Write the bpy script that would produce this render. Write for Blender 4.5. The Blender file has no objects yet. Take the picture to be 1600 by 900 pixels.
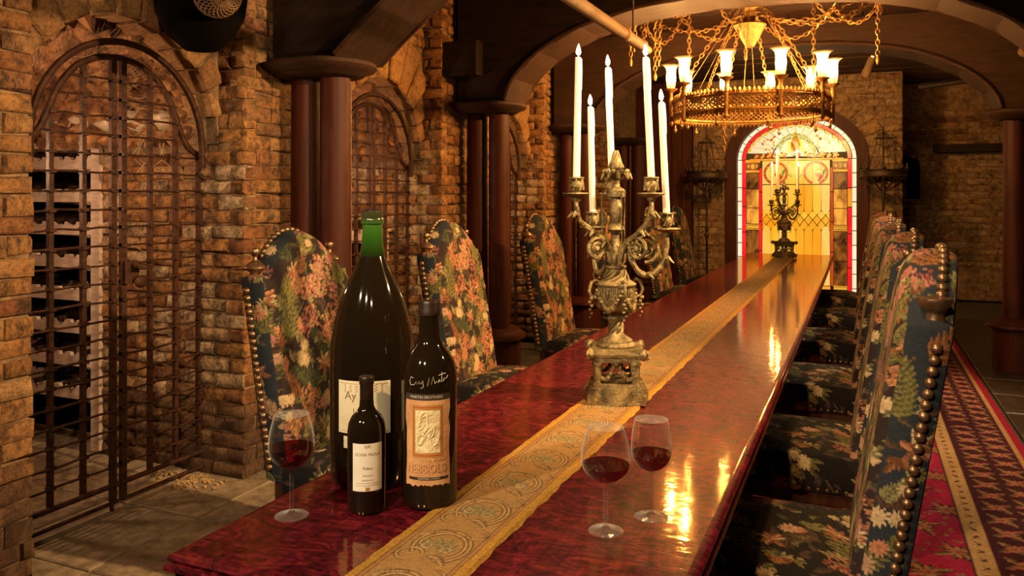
import bpy, math, random
import numpy as np
from mathutils import Vector, Matrix

PI = math.pi
random.seed(7)
SC = bpy.context.scene
COL = SC.collection

# ------------------------------------------------------------------ camera, world, lights, exposure
TH = math.atan(543 / 1255)
cam_d = bpy.data.cameras.new('camera')
cam = bpy.data.objects.new('camera', cam_d)
COL.objects.link(cam)
cam.location = (0, 0, 1.465)
cam.rotation_euler = (PI / 2, 0, TH)
cam_d.sensor_width = 36
cam_d.lens = 36 * 1255 / 1600
cam_d.shift_y = -146 / 1600
cam_d.clip_start = 0.02
SC.camera = cam

w = bpy.data.worlds.new('world')
SC.world = w
w.use_nodes = True
w.node_tree.nodes['Background'].inputs[0].default_value = (1.0, 0.55, 0.25, 1)
w.node_tree.nodes['Background'].inputs[1].default_value = 0.004

SC.view_settings.view_transform = 'Standard'
SC.view_settings.look = 'None'
SC.view_settings.gamma = 1
SC.view_settings.exposure = 0.18
SC.view_settings.use_curve_mapping = False
SC.cycles.use_denoising = True
SC.cycles.sample_clamp_indirect = 6
SC.cycles.max_bounces = 8
SC.cycles.transparent_max_bounces = 16
SC.cycles.caustics_reflective = False
SC.cycles.caustics_refractive = False


def lamp(kind, name, loc, power, color, target=None, size=0.1, angle=60, blend=0.5):
    d = bpy.data.lights.new(name, kind)
    d.energy = power
    d.color = color
    if kind == 'SPOT':
        d.spot_size = math.radians(angle)
        d.spot_blend = blend
        d.shadow_soft_size = size
    elif kind == 'AREA':
        d.size = size
    else:
        d.shadow_soft_size = size
    o = bpy.data.objects.new(name, d)
    COL.objects.link(o)
    o.location = loc
    if target:
        o.rotation_euler = (Vector(target) - Vector(loc)).to_track_quat('-Z', 'Y').to_euler()
    return o


WARM = (1.0, 0.60, 0.25)
AMBER = (1.0, 0.46, 0.12)
lamp('SPOT', 'spot_lamp_table', (-1.75, -0.55, 2.6), 260, (1.0, 0.80, 0.55), (-0.95, 1.9, 0.8), 0.04, 52, 0.7)
lamp('SPOT', 'spot_lamp_wall', (1.3, 2.7, 2.7), 860, (1.0, 0.63, 0.29), (-2.9, 2.9, 1.1), 0.05, 66, 0.7)
lamp('SPOT', 'spot_lamp_gate', (0.2, -0.6, 2.7), 440, (1.0, 0.68, 0.36), (-3.1, 3.1, 1.2), 0.06, 40, 0.9)
lamp('SPOT', 'spot_lamp_chairs', (-0.7, -0.7, 2.7), 330, (1.0, 0.68, 0.36), (0.5, 3.0, 0.5), 0.06, 60, 0.7)
lamp('SPOT', 'seat_fill', (-0.45, 1.7, 2.95), 170, WARM, (-0.15, 3.7, 0.45), 0.06, 75, 0.8)  # added fill for the carpet-side seats, no fixture there
lamp('SPOT', 'spot_lamp_mid_wall', (0.9, 4.6, 2.85), 520, AMBER, (-2.9, 5.2, 1.2), 0.06, 70, 0.7)
lamp('SPOT', 'spot_lamp_far_wall', (0.3, 7.0, 2.95), 480, AMBER, (-2.9, 7.4, 1.2), 0.06, 80, 0.7)
lamp('SPOT', 'aisle_fill', (0.9, 6.6, 2.95), 330, (1.0, 0.68, 0.36), (0.6, 5.6, 0.0), 0.08, 80, 0.8)  # fill put in to brighten the carpet, no known source
lamp('SPOT', 'spot_lamp_end_wall', (-0.7, 8.5, 2.9), 230, AMBER, (-0.7, 11.3, 1.9), 0.1, 110, 0.8)
lamp('POINT', 'recess_fill', (1.2, 11.4, 2.75), 4, AMBER, None, 0.05)  # unseen fill light added to lift the recess bricks


# ------------------------------------------------------------------ materials
def new_mat(name):
    m = bpy.data.materials.new(name)
    m.use_nodes = True
    return m, m.node_tree, m.node_tree.nodes['Principled BSDF']


def sset(b, **kw):
    for k, v in kw.items():
        b.inputs[k.replace('_', ' ')].default_value = v


def c4(c):
    return (c[0], c[1], c[2], 1)


def objcoord(nt, rnd=True, scale=None):
    tc = nt.nodes.new('ShaderNodeTexCoord')
    out = tc.outputs['Object']
    if scale:
        mp = nt.nodes.new('ShaderNodeMapping')
        mp.inputs['Scale'].default_value = scale
        nt.links.new(out, mp.inputs['Vector'])
        out = mp.outputs['Vector']
    if rnd:
        oi = nt.nodes.new('ShaderNodeObjectInfo')
        mu = nt.nodes.new('ShaderNodeMath')
        mu.operation = 'MULTIPLY'
        mu.inputs[1].default_value = 37.0
        nt.links.new(oi.outputs['Random'], mu.inputs[0])
        va = nt.nodes.new('ShaderNodeVectorMath')
        nt.links.new(out, va.inputs[0])
        nt.links.new(mu.outputs[0], va.inputs[1])
        out = va.outputs[0]
    return out


def noise(nt, vec, scale, detail=3, rough=0.55, dist=0.0):
    n = nt.nodes.new('ShaderNodeTexNoise')
    n.inputs['Scale'].default_value = scale
    n.inputs['Detail'].default_value = detail
    n.inputs['Roughness'].default_value = rough
    n.inputs['Distortion'].default_value = dist
    nt.links.new(vec, n.inputs['Vector'])
    return n.outputs['Fac']


def ramp(nt, fac, stops):
    r = nt.nodes.new('ShaderNodeValToRGB')
    el = r.color_ramp.elements
    while len(el) < len(stops):
        el.new(0.5)
    for e, (p, c) in zip(el, stops):
        e.position = p
        e.color = c4(c)
    nt.links.new(fac, r.inputs['Fac'])
    return r.outputs['Color']


def mixc(nt, fac, a, b, mode='MIX'):
    m = nt.nodes.new('ShaderNodeMix')
    m.data_type = 'RGBA'
    m.blend_type = mode
    for sock, val in ((0, fac), (6, a), (7, b)):
        if hasattr(val, 'node'):
            nt.links.new(val, m.inputs[sock])
        else:
            m.inputs[sock].default_value = val if sock == 0 else c4(val)
    return m.outputs[2]


def bump(nt, b, h, strength=0.3, dist=0.01):
    bp = nt.nodes.new('ShaderNodeBump')
    bp.inputs['Strength'].default_value = strength
    bp.inputs['Distance'].default_value = dist
    nt.links.new(h, bp.inputs['Height'])
    nt.links.new(bp.outputs['Normal'], b.inputs['Normal'])


def m_brick(name, pal, blotch=(0.05, 0.022, 0.01), amt=0.92):
    m, nt, b = new_mat(name)
    oi = nt.nodes.new('ShaderNodeObjectInfo')
    n = len(pal)
    base = ramp(nt, oi.outputs['Random'], [(i / (n - 1), c) for i, c in enumerate(pal)])
    v = objcoord(nt)
    n1 = noise(nt, v, 16, 6, 0.75)
    msk = ramp(nt, n1, [(0.45, (0, 0, 0)), (0.62, (amt, amt, amt))])
    col = mixc(nt, msk, base, blotch)
    n2 = noise(nt, v, 5, 3, 0.6)
    lt = ramp(nt, n2, [(0.5, (0, 0, 0)), (0.75, (0.4, 0.4, 0.4))])
    col = mixc(nt, lt, col, (0.50, 0.31, 0.14))
    n3 = noise(nt, v, 70, 4, 0.8)
    col = mixc(nt, 1.0, col, ramp(nt, n3, [(0.32, (0.45, 0.42, 0.4)), (0.58, (1.1, 1.1, 1.1))]), 'MULTIPLY')
    nt.links.new(col, b.inputs['Base Color'])
    sset(b, Roughness=0.9)
    bump(nt, b, noise(nt, v, 28, 8, 0.75), 1.0, 0.02)
    return m


def m_simple(name, c1, c2=None, rough=0.6, metal=0.0, scale=8.0, bmp=0.0, bscale=40.0, stretch=None, rnd=True, spec=0.5, lo=0.35, hi=0.65):
    m, nt, b = new_mat(name)
    sset(b, Roughness=rough, Metallic=metal)
    b.inputs['Specular IOR Level'].default_value = spec
    if c2 is None:
        b.inputs['Base Color'].default_value = c4(c1)
    if c2 is not None or bmp:
        v = objcoord(nt, rnd, stretch)
        if c2 is not None:
            col = ramp(nt, noise(nt, v, scale, 5, 0.65), [(lo, c1), (hi, c2)])
            nt.links.new(col, b.inputs['Base Color'])
        if bmp:
            bump(nt, b, noise(nt, v, bscale, 5, 0.65), bmp, 0.01)
    return m


def m_emit(name, c, s):
    m, nt, b = new_mat(name)
    b.inputs['Base Color'].default_value = c4(c)
    b.inputs['Emission Color'].default_value = c4(c)
    b.inputs['Emission Strength'].default_value = s
    return m


def m_pane(name, c1, c2, s, scale=5.0, stretch=(1, 1, 0.3)):
    """backlit art glass"""
    m, nt, b = new_mat(name)
    v = objcoord(nt, False, stretch)
    col = ramp(nt, noise(nt, v, scale, 4, 0.6, 0.6), [(0.35, c1), (0.65, c2)])
    sset(b, Roughness=0.15)
    b.inputs['Base Color'].default_value = c4([x * 0.12 for x in c1])
    nt.links.new(col, b.inputs['Emission Color'])
    b.inputs['Emission Strength'].default_value = s
    return m


def m_thin(name, tint, refl=0.06, edge=0.75, gcol=(1, 1, 1)):
    m = bpy.data.materials.new(name)
    m.use_nodes = True
    nt = m.node_tree
    nt.nodes.clear()
    o = nt.nodes.new('ShaderNodeOutputMaterial')
    t = nt.nodes.new('ShaderNodeBsdfTransparent')
    t.inputs['Color'].default_value = c4(tint)
    g = nt.nodes.new('ShaderNodeBsdfGlossy')
    g.inputs['Roughness'].default_value = 0.02
    g.inputs['Color'].default_value = c4(gcol)
    lw = nt.nodes.new('ShaderNodeLayerWeight')
    lw.inputs['Blend'].default_value = 0.18
    r = nt.nodes.new('ShaderNodeMapRange')
    r.inputs['To Min'].default_value = refl
    r.inputs['To Max'].default_value = edge
    nt.links.new(lw.outputs['Facing'], r.inputs['Value'])
    pw = nt.nodes.new('ShaderNodeMath')
    pw.operation = 'POWER'
    pw.inputs[1].default_value = 2.0
    nt.links.new(lw.outputs['Facing'], pw.inputs[0])
    nt.links.new(pw.outputs[0], r.inputs['Value'])
    mx = nt.nodes.new('ShaderNodeMixShader')
    nt.links.new(r.outputs[0], mx.inputs[0])
    nt.links.new(t.outputs[0], mx.inputs[1])
    nt.links.new(g.outputs[0], mx.inputs[2])
    nt.links.new(mx.outputs[0], o.inputs['Surface'])
    return m


def m_vcol(name, rough=0.9, bmp=0.25, bscale=350.0, spec=0.2):
    m, nt, b = new_mat(name)
    a = nt.nodes.new('ShaderNodeVertexColor')
    a.layer_name = 'Col'
    v = objcoord(nt, False)
    nz = ramp(nt, noise(nt, v, 120, 3, 0.7), [(0.25, (0.62, 0.62, 0.62)), (0.75, (1.15, 1.15, 1.15))])
    nt.links.new(mixc(nt, 1.0, a.outputs['Color'], nz, 'MULTIPLY'), b.inputs['Base Color'])
    sset(b, Roughness=rough)
    b.inputs['Specular IOR Level'].default_value = spec
    if bmp:
        bump(nt, b, noise(nt, v, bscale, 2, 0.6), bmp, 0.004)
    return m


def m_wood(name, c1, c2, rough=0.5, stretch=(14, 14, 1.0), scale=2.0, bmp=0.15, spec=0.5, coat=0.0):
    m, nt, b = new_mat(name)
    v = objcoord(nt, True, stretch)
    f = noise(nt, v, scale, 6, 0.65, 0.8)
    nt.links.new(ramp(nt, f, [(0.3, c1), (0.7, c2)]), b.inputs['Base Color'])
    sset(b, Roughness=rough)
    b.inputs['Specular IOR Level'].default_value = spec
    b.inputs['Coat Weight'].default_value = coat
    b.inputs['Coat Roughness'].default_value = 0.08
    if bmp:
        bump(nt, b, f, bmp, 0.01)
    return m


def m_mahogany():
    m, nt, b = new_mat('mahogany')
    v = objcoord(nt, False, (2.2, 5.0, 2.2))
    f1 = noise(nt, v, 5.0, 6, 0.7, 2.5)
    v2 = objcoord(nt, False, (30, 3.0, 30))
    f2 = noise(nt, v2, 3.0, 4, 0.6, 0.8)
    c = ramp(nt, f1, [(0.36, (0.022, 0.0015, 0.003)), (0.5, (0.10, 0.005, 0.013)), (0.64, (0.23, 0.018, 0.020))])
    c2 = ramp(nt, f2, [(0.35, (0.55, 0.5, 0.5)), (0.65, (1.1, 1.1, 1.1))])
    nt.links.new(mixc(nt, 1.0, c, c2, 'MULTIPLY'), b.inputs['Base Color'])
    sset(b, Roughness=0.5)
    b.inputs['Specular IOR Level'].default_value = 0.1
    v3 = objcoord(nt, False, (6, 14.0, 6))
    bp = nt.nodes.new('ShaderNodeBump')
    bp.inputs['Strength'].default_value = 0.16
    bp.inputs['Distance'].default_value = 0.004
    nt.links.new(noise(nt, v3, 2.0, 3, 0.6), bp.inputs['Height'])
    nt.links.new(bp.outputs['Normal'], b.inputs['Normal'])
    # varnish mirror layer, amber tint put in for the room's warm light
    gl = nt.nodes.new('ShaderNodeBsdfGlossy')
    gl.inputs['Color'].default_value = (1.0, 0.66, 0.34, 1)
    gl.inputs['Roughness'].default_value = 0.07
    nt.links.new(bp.outputs['Normal'], gl.inputs['Normal'])
    fr_ = nt.nodes.new('ShaderNodeFresnel')
    fr_.inputs['IOR'].default_value = 1.55
    nt.links.new(bp.outputs['Normal'], fr_.inputs['Normal'])
    mx_ = nt.nodes.new('ShaderNodeMixShader')
    nt.links.new(fr_.outputs[0], mx_.inputs[0])
    nt.links.new(b.outputs[0], mx_.inputs[1])
    nt.links.new(gl.outputs[0], mx_.inputs[2])
    nt.links.new(mx_.outputs[0], [n for n in nt.nodes if n.type == 'OUTPUT_MATERIAL'][0].inputs['Surface'])
    return m


M = {}
M['brick'] = m_brick('brick_tan', [(0.32, 0.135, 0.04), (0.40, 0.19, 0.062), (0.25, 0.088, 0.027), (0.46, 0.25, 0.095), (0.36, 0.155, 0.044), (0.42, 0.20, 0.06), (0.20, 0.07, 0.024), (0.38, 0.18, 0.056)])
M['brick_pale'] = m_brick('brick_limewashed', [(0.48, 0.34, 0.20), (0.54, 0.40, 0.25), (0.38, 0.23, 0.11), (0.52, 0.38, 0.23), (0.28, 0.13, 0.05)])
M['brick_dark'] = m_brick('dark_brick', [(0.12, 0.06, 0.03), (0.2, 0.10, 0.045), (0.09, 0.04, 0.02), (0.16, 0.075, 0.03)])  # sooty at the gate-side pier feet, simply darker in recess and aisle pier
M['brick_grey'] = m_brick('brick_buff', [(0.30, 0.20, 0.11), (0.36, 0.25, 0.14), (0.27, 0.17, 0.09), (0.34, 0.21, 0.10), (0.22, 0.10, 0.05)])
M['voussoir'] = m_brick('voussoir_sandstone', [(0.38, 0.19, 0.066), (0.44, 0.235, 0.085), (0.33, 0.155, 0.056), (0.42, 0.21, 0.074)], amt=0.45)
M['mortar'] = m_simple('mortar', (0.09, 0.05, 0.025), (0.24, 0.15, 0.075), 0.95, 0, 18, 0.8, 40)
M['pale_stone'] = m_simple('pale_stone', (0.34, 0.26, 0.18), (0.52, 0.42, 0.30), 0.95, 0, 10, 0.6, 30)
M['rubble'] = m_simple('rubble_stone', (0.05, 0.018, 0.008), (0.34, 0.16, 0.06), 0.95, 0, 13, 1.0, 26)
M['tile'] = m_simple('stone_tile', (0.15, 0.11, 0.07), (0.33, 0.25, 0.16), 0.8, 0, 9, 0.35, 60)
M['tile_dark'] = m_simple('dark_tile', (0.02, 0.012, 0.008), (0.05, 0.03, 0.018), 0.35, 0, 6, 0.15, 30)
M['ground'] = m_simple('floor_bed', (0.03, 0.02, 0.012), (0.07, 0.05, 0.03), 0.95, 0, 8, 0.4, 40)
M['iron'] = m_simple('rusted_iron', (0.022, 0.008, 0.004), (0.075, 0.027, 0.012), 0.55, 0.55, 30, 0.5, 120)
M['black_iron'] = m_simple('black_iron', (0.02, 0.012, 0.008), (0.06, 0.035, 0.02), 0.5, 0.6, 30, 0.3, 100)
M['column'] = m_wood('column_wood', (0.020, 0.0038, 0.0018), (0.066, 0.013, 0.0045), 0.55, (14, 14, 0.8), 2.0, 0.2, 0.2)
M['timber'] = m_wood('dark_timber', (0.006, 0.003, 0.0015), (0.022, 0.009, 0.004), 0.7, (2, 12, 12), 2.0, 0.3, 0.2)
M['timber_brown'] = m_wood('brown_timber', (0.016, 0.0055, 0.002), (0.048, 0.016, 0.0055), 0.7, (2, 14, 14), 2.0, 0.3, 0.3)
M['rack'] = m_wood('rack_wood', (0.34, 0.25, 0.20), (0.52, 0.40, 0.33), 0.8, (1.5, 14, 14), 3.0, 0.2)
M['mahogany'] = m_mahogany()
M['chair_wood'] = m_wood('chair_wood', (0.03, 0.010, 0.005), (0.08, 0.028, 0.012), 0.35, (10, 10, 1), 3.0, 0.1)
M['bronze'] = m_simple('antique_bronze', (0.07, 0.048, 0.02), (0.36, 0.27, 0.12), 0.45, 0.7, 26, 0.6, 90)
M['gilt'] = m_simple('gilt_iron', (0.20, 0.09, 0.025), (0.50, 0.26, 0.07), 0.45, 0.6, 20, 0.4, 80)
M['nail'] = m_simple('brass_nail', (0.13, 0.075, 0.04), (0.30, 0.18, 0.10), 0.36, 0.8, 60)
M['pipe'] = m_simple('painted_pipe', (0.17, 0.10, 0.05), (0.28, 0.18, 0.095), 0.7, 0, 6, 0.0, 40, None, True, 0.2)
M['wax'] = m_simple('candle_wax', (0.88, 0.80, 0.66), None, 0.5)
M['wax'].node_tree.nodes['Principled BSDF'].inputs['Subsurface Weight'].default_value = 0.3
M['wax'].node_tree.nodes['Principled BSDF'].inputs['Subsurface Scale'].default_value = 0.02
M['wick'] = m_simple('wick', (0.02, 0.015, 0.01), None, 0.9)
M['flame'] = m_emit('flame', (1.0, 0.70, 0.30), 800)
M['bulb'] = m_emit('chandelier_flame', (1.0, 0.52, 0.15), 2300)
M['glass'] = m_thin('clear_glass', (0.96, 0.96, 0.95), 0.05, 0.9)
_nt = M['glass'].node_tree
_out = [n for n in _nt.nodes if n.type == 'OUTPUT_MATERIAL'][0]
_mx = [n for n in _nt.nodes if n.type == 'MIX_SHADER'][0]
_df = _nt.nodes.new('ShaderNodeBsdfDiffuse')  # pale diffuse edge painted in to stand for bright rim reflections
_df.inputs['Color'].default_value = (0.8, 0.74, 0.64, 1)
_lw = _nt.nodes.new('ShaderNodeLayerWeight')
_pw = _nt.nodes.new('ShaderNodeMath')
_pw.operation = 'POWER'
_pw.inputs[1].default_value = 5.0
_nt.links.new(_lw.outputs['Facing'], _pw.inputs[0])
_ml = _nt.nodes.new('ShaderNodeMath')
_ml.operation = 'MULTIPLY_ADD'
_ml.inputs[1].default_value = 0.9
_ml.inputs[2].default_value = 0.006
_nt.links.new(_pw.outputs[0], _ml.inputs[0])
_m2 = _nt.nodes.new('ShaderNodeMixShader')
_nt.links.new(_ml.outputs[0], _m2.inputs[0])
_nt.links.new(_mx.outputs[0], _m2.inputs[1])
_nt.links.new(_df.outputs[0], _m2.inputs[2])
_nt.links.new(_m2.outputs[0], _out.inputs['Surface'])
M['shade'] = bpy.data.materials.new('frosted_shade')
M['shade'].use_nodes = True
_nt = M['shade'].node_tree
_nt.nodes.clear()
_o, _t, _l, _x = [_nt.nodes.new('ShaderNode' + k) for k in ('OutputMaterial', 'BsdfTransparent', 'BsdfTranslucent', 'MixShader')]
_l.inputs['Color'].default_value = (1, 0.80, 0.5, 1)
_x.inputs[0].default_value = 0.35
_nt.links.new(_t.outputs[0], _x.inputs[1])
_nt.links.new(_l.outputs[0], _x.inputs[2])
_nt.links.new(_x.outputs[0], _o.inputs['Surface'])
M['wine'] = m_thin('red_wine', (0.48, 0.008, 0.03), 0.04, 0.25)
g, nt, b = new_mat('solid_glass')
sset(b, Roughness=0.0, IOR=1.45)
b.inputs['Transmission Weight'].default_value = 1.0
M['solid_glass'] = g
M['bottle'] = m_simple('bottle_glass', (0.010, 0.006, 0.003), None, 0.06)
M['bottle_green'] = m_simple('green_glass', (0.015, 0.07, 0.008), (0.06, 0.16, 0.02), 0.08, 0, 30)
_nt = M['bottle_green'].node_tree
_b = _nt.nodes['Principled BSDF']
_b.inputs['Transmission Weight'].default_value = 0.35
_sx = _nt.nodes.new('ShaderNodeSeparateXYZ')
_nt.links.new(objcoord(_nt, False), _sx.inputs[0])
_nt.links.new(ramp(_nt, _sx.outputs['Z'], [(0.545, (0.008, 0.006, 0.003)), (0.60, (0.03, 0.11, 0.012)), (0.63, (0.05, 0.16, 0.02)), (0.645, (0.05, 0.055, 0.02))]), _b.inputs['Base Color'])
M['capsule'] = m_simple('bottle_capsule', (0.015, 0.008, 0.006), (0.04, 0.02, 0.015), 0.35, 0.3, 30)
M['paper'] = m_simple('label_paper', (0.72, 0.66, 0.54), (0.82, 0.76, 0.64), 0.75, 0, 12)
M['paper_cream'] = m_simple('label_cream', (0.66, 0.56, 0.36), (0.78, 0.68, 0.48), 0.75, 0, 14)
M['paper_tan'] = m_simple('label_tan', (0.42, 0.20, 0.08), (0.60, 0.33, 0.15), 0.75, 0, 16, 0.3, 60)
M['paper_relief'] = m_simple('label_relief', (0.62, 0.48, 0.24), (0.80, 0.68, 0.42), 0.7, 0, 28, 1.0, 45)
M['ink'] = m_simple('label_ink', (0.03, 0.02, 0.015), None, 0.6)
M['ink_brown'] = m_simple('label_brown_ink', (0.26, 0.16, 0.08), None, 0.6)
M['gold_ink'] = m_simple('label_gold', (0.75, 0.45, 0.12), None, 0.35, 0.6)
M['red_ink'] = m_simple('label_red', (0.45, 0.06, 0.02), None, 0.5)
M['silver_ink'] = m_simple('silver_ink', (0.75, 0.68, 0.5), None, 0.35, 0.4)
M['tapestry'] = m_vcol('tapestry', 0.92, 0.3, 320)
M['runner'] = m_vcol('runner_weave', 0.8, 0.35, 420)
M['carpet'] = m_vcol('carpet_wool', 0.97, 0.4, 300, 0.1)
M['lead'] = m_simple('lead_came', (0.03, 0.022, 0.012), None, 0.5, 0.4)
M['debris'] = m_simple('mortar_crumbs', (0.28, 0.18, 0.08), (0.45, 0.30, 0.14), 0.95, 0, 20)
M['web'] = m_simple('cobweb', (0.3, 0.2, 0.11), None, 0.9)
M['black_tin_shade'] = m_simple('black_tin_and_shade', (0.003, 0.002, 0.0015), None, 0.85, spec=0.03)  # near-black for the lantern tin and the painted shade sheets
M['mesh_wire'] = m_simple('wicker', (0.16, 0.08, 0.04), (0.3, 0.17, 0.09), 0.7, 0, 30)

G_ = 1.2
M['p_white'] = m_pane('pane_opal_white', (1.0, 0.76, 0.42), (1.0, 0.88, 0.62), G_ * 0.75)
M['p_cream'] = m_pane('pane_cream', (1.0, 0.68, 0.34), (1.0, 0.80, 0.50), G_ * 0.72)
M['p_yellow'] = m_pane('pane_yellow', (1.0, 0.44, 0.015), (1.0, 0.57, 0.06), G_ * 0.72, 3.0)
M['p_gold'] = m_pane('pane_gold', (1.0, 0.34, 0.01), (1.0, 0.46, 0.03), G_ * 0.68, 3.0)
M['p_pale'] = m_pane('pane_pale_yellow', (1.0, 0.50, 0.06), (1.0, 0.62, 0.15), G_ * 0.72, 3.0)
M['p_red'] = m_pane('pane_red', (0.75, 0.010, 0.015), (0.95, 0.03, 0.03), G_ * 0.75)
M['p_rust'] = m_pane('pane_rust', (0.45, 0.04, 0.01), (0.75, 0.12, 0.02), G_ * 0.6)
M['p_amber'] = m_pane('pane_amber', (0.9, 0.24, 0.015), (1.0, 0.48, 0.05), G_ * 0.7)
M['p_brown'] = m_pane('pane_streaky_brown', (0.035, 0.010, 0.004), (0.55, 0.17, 0.02), G_ * 0.6, 9.0, (1, 1, 0.45))
M['p_fire'] = m_pane('pane_streaky_amber', (0.25, 0.06, 0.01), (1.0, 0.42, 0.05), G_ * 0.8, 9.0, (1, 1, 0.45))
M['p_green'] = m_pane('pane_green', (0.03, 0.16, 0.02), (0.18, 0.36, 0.05), G_ * 0.6)
M['p_olive'] = m_pane('pane_olive', (0.35, 0.32, 0.04), (0.6, 0.5, 0.1), G_ * 0.6)


# ------------------------------------------------------------------ mesh helpers
class MB:
    def __init__(self):
        self.v = []
        self.f = []

    def add(self, vs, fs, mat=None):
        o = len(self.v)
        if mat is not None:
            vs = [mat @ Vector(p) for p in vs]
        self.v += [tuple(p) for p in vs]
        self.f += [tuple(i + o for i in f) for f in fs]
        return self

    def box(self, x0, x1, y0, y1, z0, z1, mat=None):
        vs = [(x, y, z) for z in (z0, z1) for y in (y0, y1) for x in (x0, x1)]
        fs = [(0, 2, 3, 1), (4, 5, 7, 6), (0, 1, 5, 4), (2, 6, 7, 3), (0, 4, 6, 2), (1, 3, 7, 5)]
        return self.add(vs, fs, mat)

    def tube(self, pts, r, n=8, closed=False, mat=None, caps=True):
        P = [Vector(p) for p in pts]
        N = len(P)
        rs = r if isinstance(r, (list, tuple)) else [r] * N
        vs, fs = [], []
        prev = None
        for i, p in enumerate(P):
            if closed:
                t = P[(i + 1) % N] - P[i - 1]
            else:
                t = P[min(i + 1, N - 1)] - P[max(i - 1, 0)]
            if t.length < 1e-9:
                t = Vector((0, 0, 1))
            t.normalize()
            if prev is None:
                a = Vector((0, 0, 1)) if abs(t.z) < 0.9 else Vector((1, 0, 0))
                u = t.cross(a).normalized()
            else:
                u = prev - t * prev.dot(t)
                if u.length < 1e-6:
                    u = t.cross(Vector((0.3, 0.7, 0.2)))
                u.normalize()
            prev = u
            w_ = t.cross(u)
            for k in range(n):
                an = 2 * PI * k / n
                vs.append(p + (u * math.cos(an) + w_ * math.sin(an)) * rs[i])
        for i in range(N if closed else N - 1):
            j = (i + 1) % N
            for k in range(n):
                k2 = (k + 1) % n
                fs.append((i * n + k, i * n + k2, j * n + k2, j * n + k))
        if caps and not closed:
            fs.append(tuple(range(n - 1, -1, -1)))
            fs.append(tuple((N - 1) * n + k for k in range(n)))
        return self.add(vs, fs, mat)

    def lathe(self, prof, n=20, mat=None, o=(0, 0, 0)):
        vs, fs = [], []
        for (r, z) in prof:
            for k in range(n):
                a = 2 * PI * k / n
                vs.append((o[0] + r * math.cos(a), o[1] + r * math.sin(a), o[2] + z))
        for i in range(len(prof) - 1):
            for k in range(n):
                k2 = (k + 1) % n
                fs.append((i * n + k, i * n + k2, (i + 1) * n + k2, (i + 1) * n + k))
        if prof[0][0] > 1e-5:
            fs.append(tuple(range(n - 1, -1, -1)))
        if prof[-1][0] > 1e-5:
            fs.append(tuple((len(prof) - 1) * n + k for k in range(n)))
        return self.add(vs, fs, mat)

    def ball(self, c, r, nu=10, nv=6, s=(1, 1, 1), mat=None):
        prof = [(r * math.sin(PI * j / nv), -r * math.cos(PI * j / nv)) for j in range(nv + 1)]
        prof[0] = (1e-6, -r)
        prof[-1] = (1e-6, r)
        m = Matrix.Translation(c) @ Matrix.Diagonal((s[0], s[1], s[2], 1))
        if mat is not None:
            m = mat @ m
        return self.lathe(prof, nu, m)

    def prism(self, poly, d0, d1, mat=None):
        """poly in (x,z), extruded along y from d0 to d1"""
        n = len(poly)
        vs = [(p[0], d0, p[1]) for p in poly] + [(p[0], d1, p[1]) for p in poly]
        fs = [tuple(range(n)), tuple(range(2 * n - 1, n - 1, -1))]
        for i in range(n):
            j = (i + 1) % n
            fs.append((i, i + n, j + n, j))
        return self.add(vs, fs, mat)

    def mesh(self, name, mat, smooth=True, angle=38):
        me = bpy.data.meshes.new(name)
        me.from_pydata(self.v, [], self.f)
        if mat is not None:
            me.materials.append(mat)
        if smooth:
            me.polygons.foreach_set('use_smooth', [True] * len(me.polygons))
            me.set_sharp_from_angle(angle=math.radians(angle))
        me.update()
        return me

    def build(self, name, mat, parent=None, smooth=True, angle=38, fix=True):
        me = self.mesh(name, mat, smooth, angle)
        if fix:
            import bmesh
            bm = bmesh.new()
            bm.from_mesh(me)
            bmesh.ops.recalc_face_normals(bm, faces=bm.faces)
            bm.to_mesh(me)
            bm.free()
        return link(name, me, parent)


def link(name, me, parent=None):
    o = bpy.data.objects.new(name, me)
    COL.objects.link(o)
    if parent is not None:
        o.parent = parent
    return o


def tag(o, label=None, cat=None, group=None, kind=None):
    if label:
        o['label'] = label
    if cat:
        o['category'] = cat
    if group:
        o['group'] = group
    if kind:
        o['kind'] = kind
    return o


def thing(name, loc, label, cat, group=None, rz=0.0):
    o = bpy.data.objects.new(name, None)
    COL.objects.link(o)
    o.empty_display_size = 0.05
    o.location = loc
    o.rotation_euler = (0, 0, rz)
    return tag(o, label, cat, group)


def dup(root, loc=None, rz=None, label=None, group=None, dz=None):
    def cp(o, par):
        c = o.copy()
        COL.objects.link(c)
        if par is not None:
            c.parent = par
        for ch in list(o.children):
            cp(ch, c)
        return c
    r = cp(root, None)
    if loc is not None:
        r.location = loc
    if rz is not None:
        r.rotation_euler = (0, 0, rz)
    if label:
        r['label'] = label
    if group:
        r['group'] = group
    return r


def grid_mesh(name, X, Y, Z, mat, col=None, smooth=True, flip=False):
    """regular grid from 2-D arrays; col HxWx3"""
    h, w_ = X.shape
    v = np.stack([X, Y, Z], -1).reshape(-1, 3)
    idx = np.arange(h * w_).reshape(h, w_)
    q = np.stack([idx[:-1, :-1], idx[:-1, 1:], idx[1:, 1:], idx[1:, :-1]], -1).reshape(-1, 4)
    if flip:
        q = q[:, ::-1]
    return quads(name, v, q, mat, None if col is None else col.reshape(-1, 3), smooth)


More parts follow.
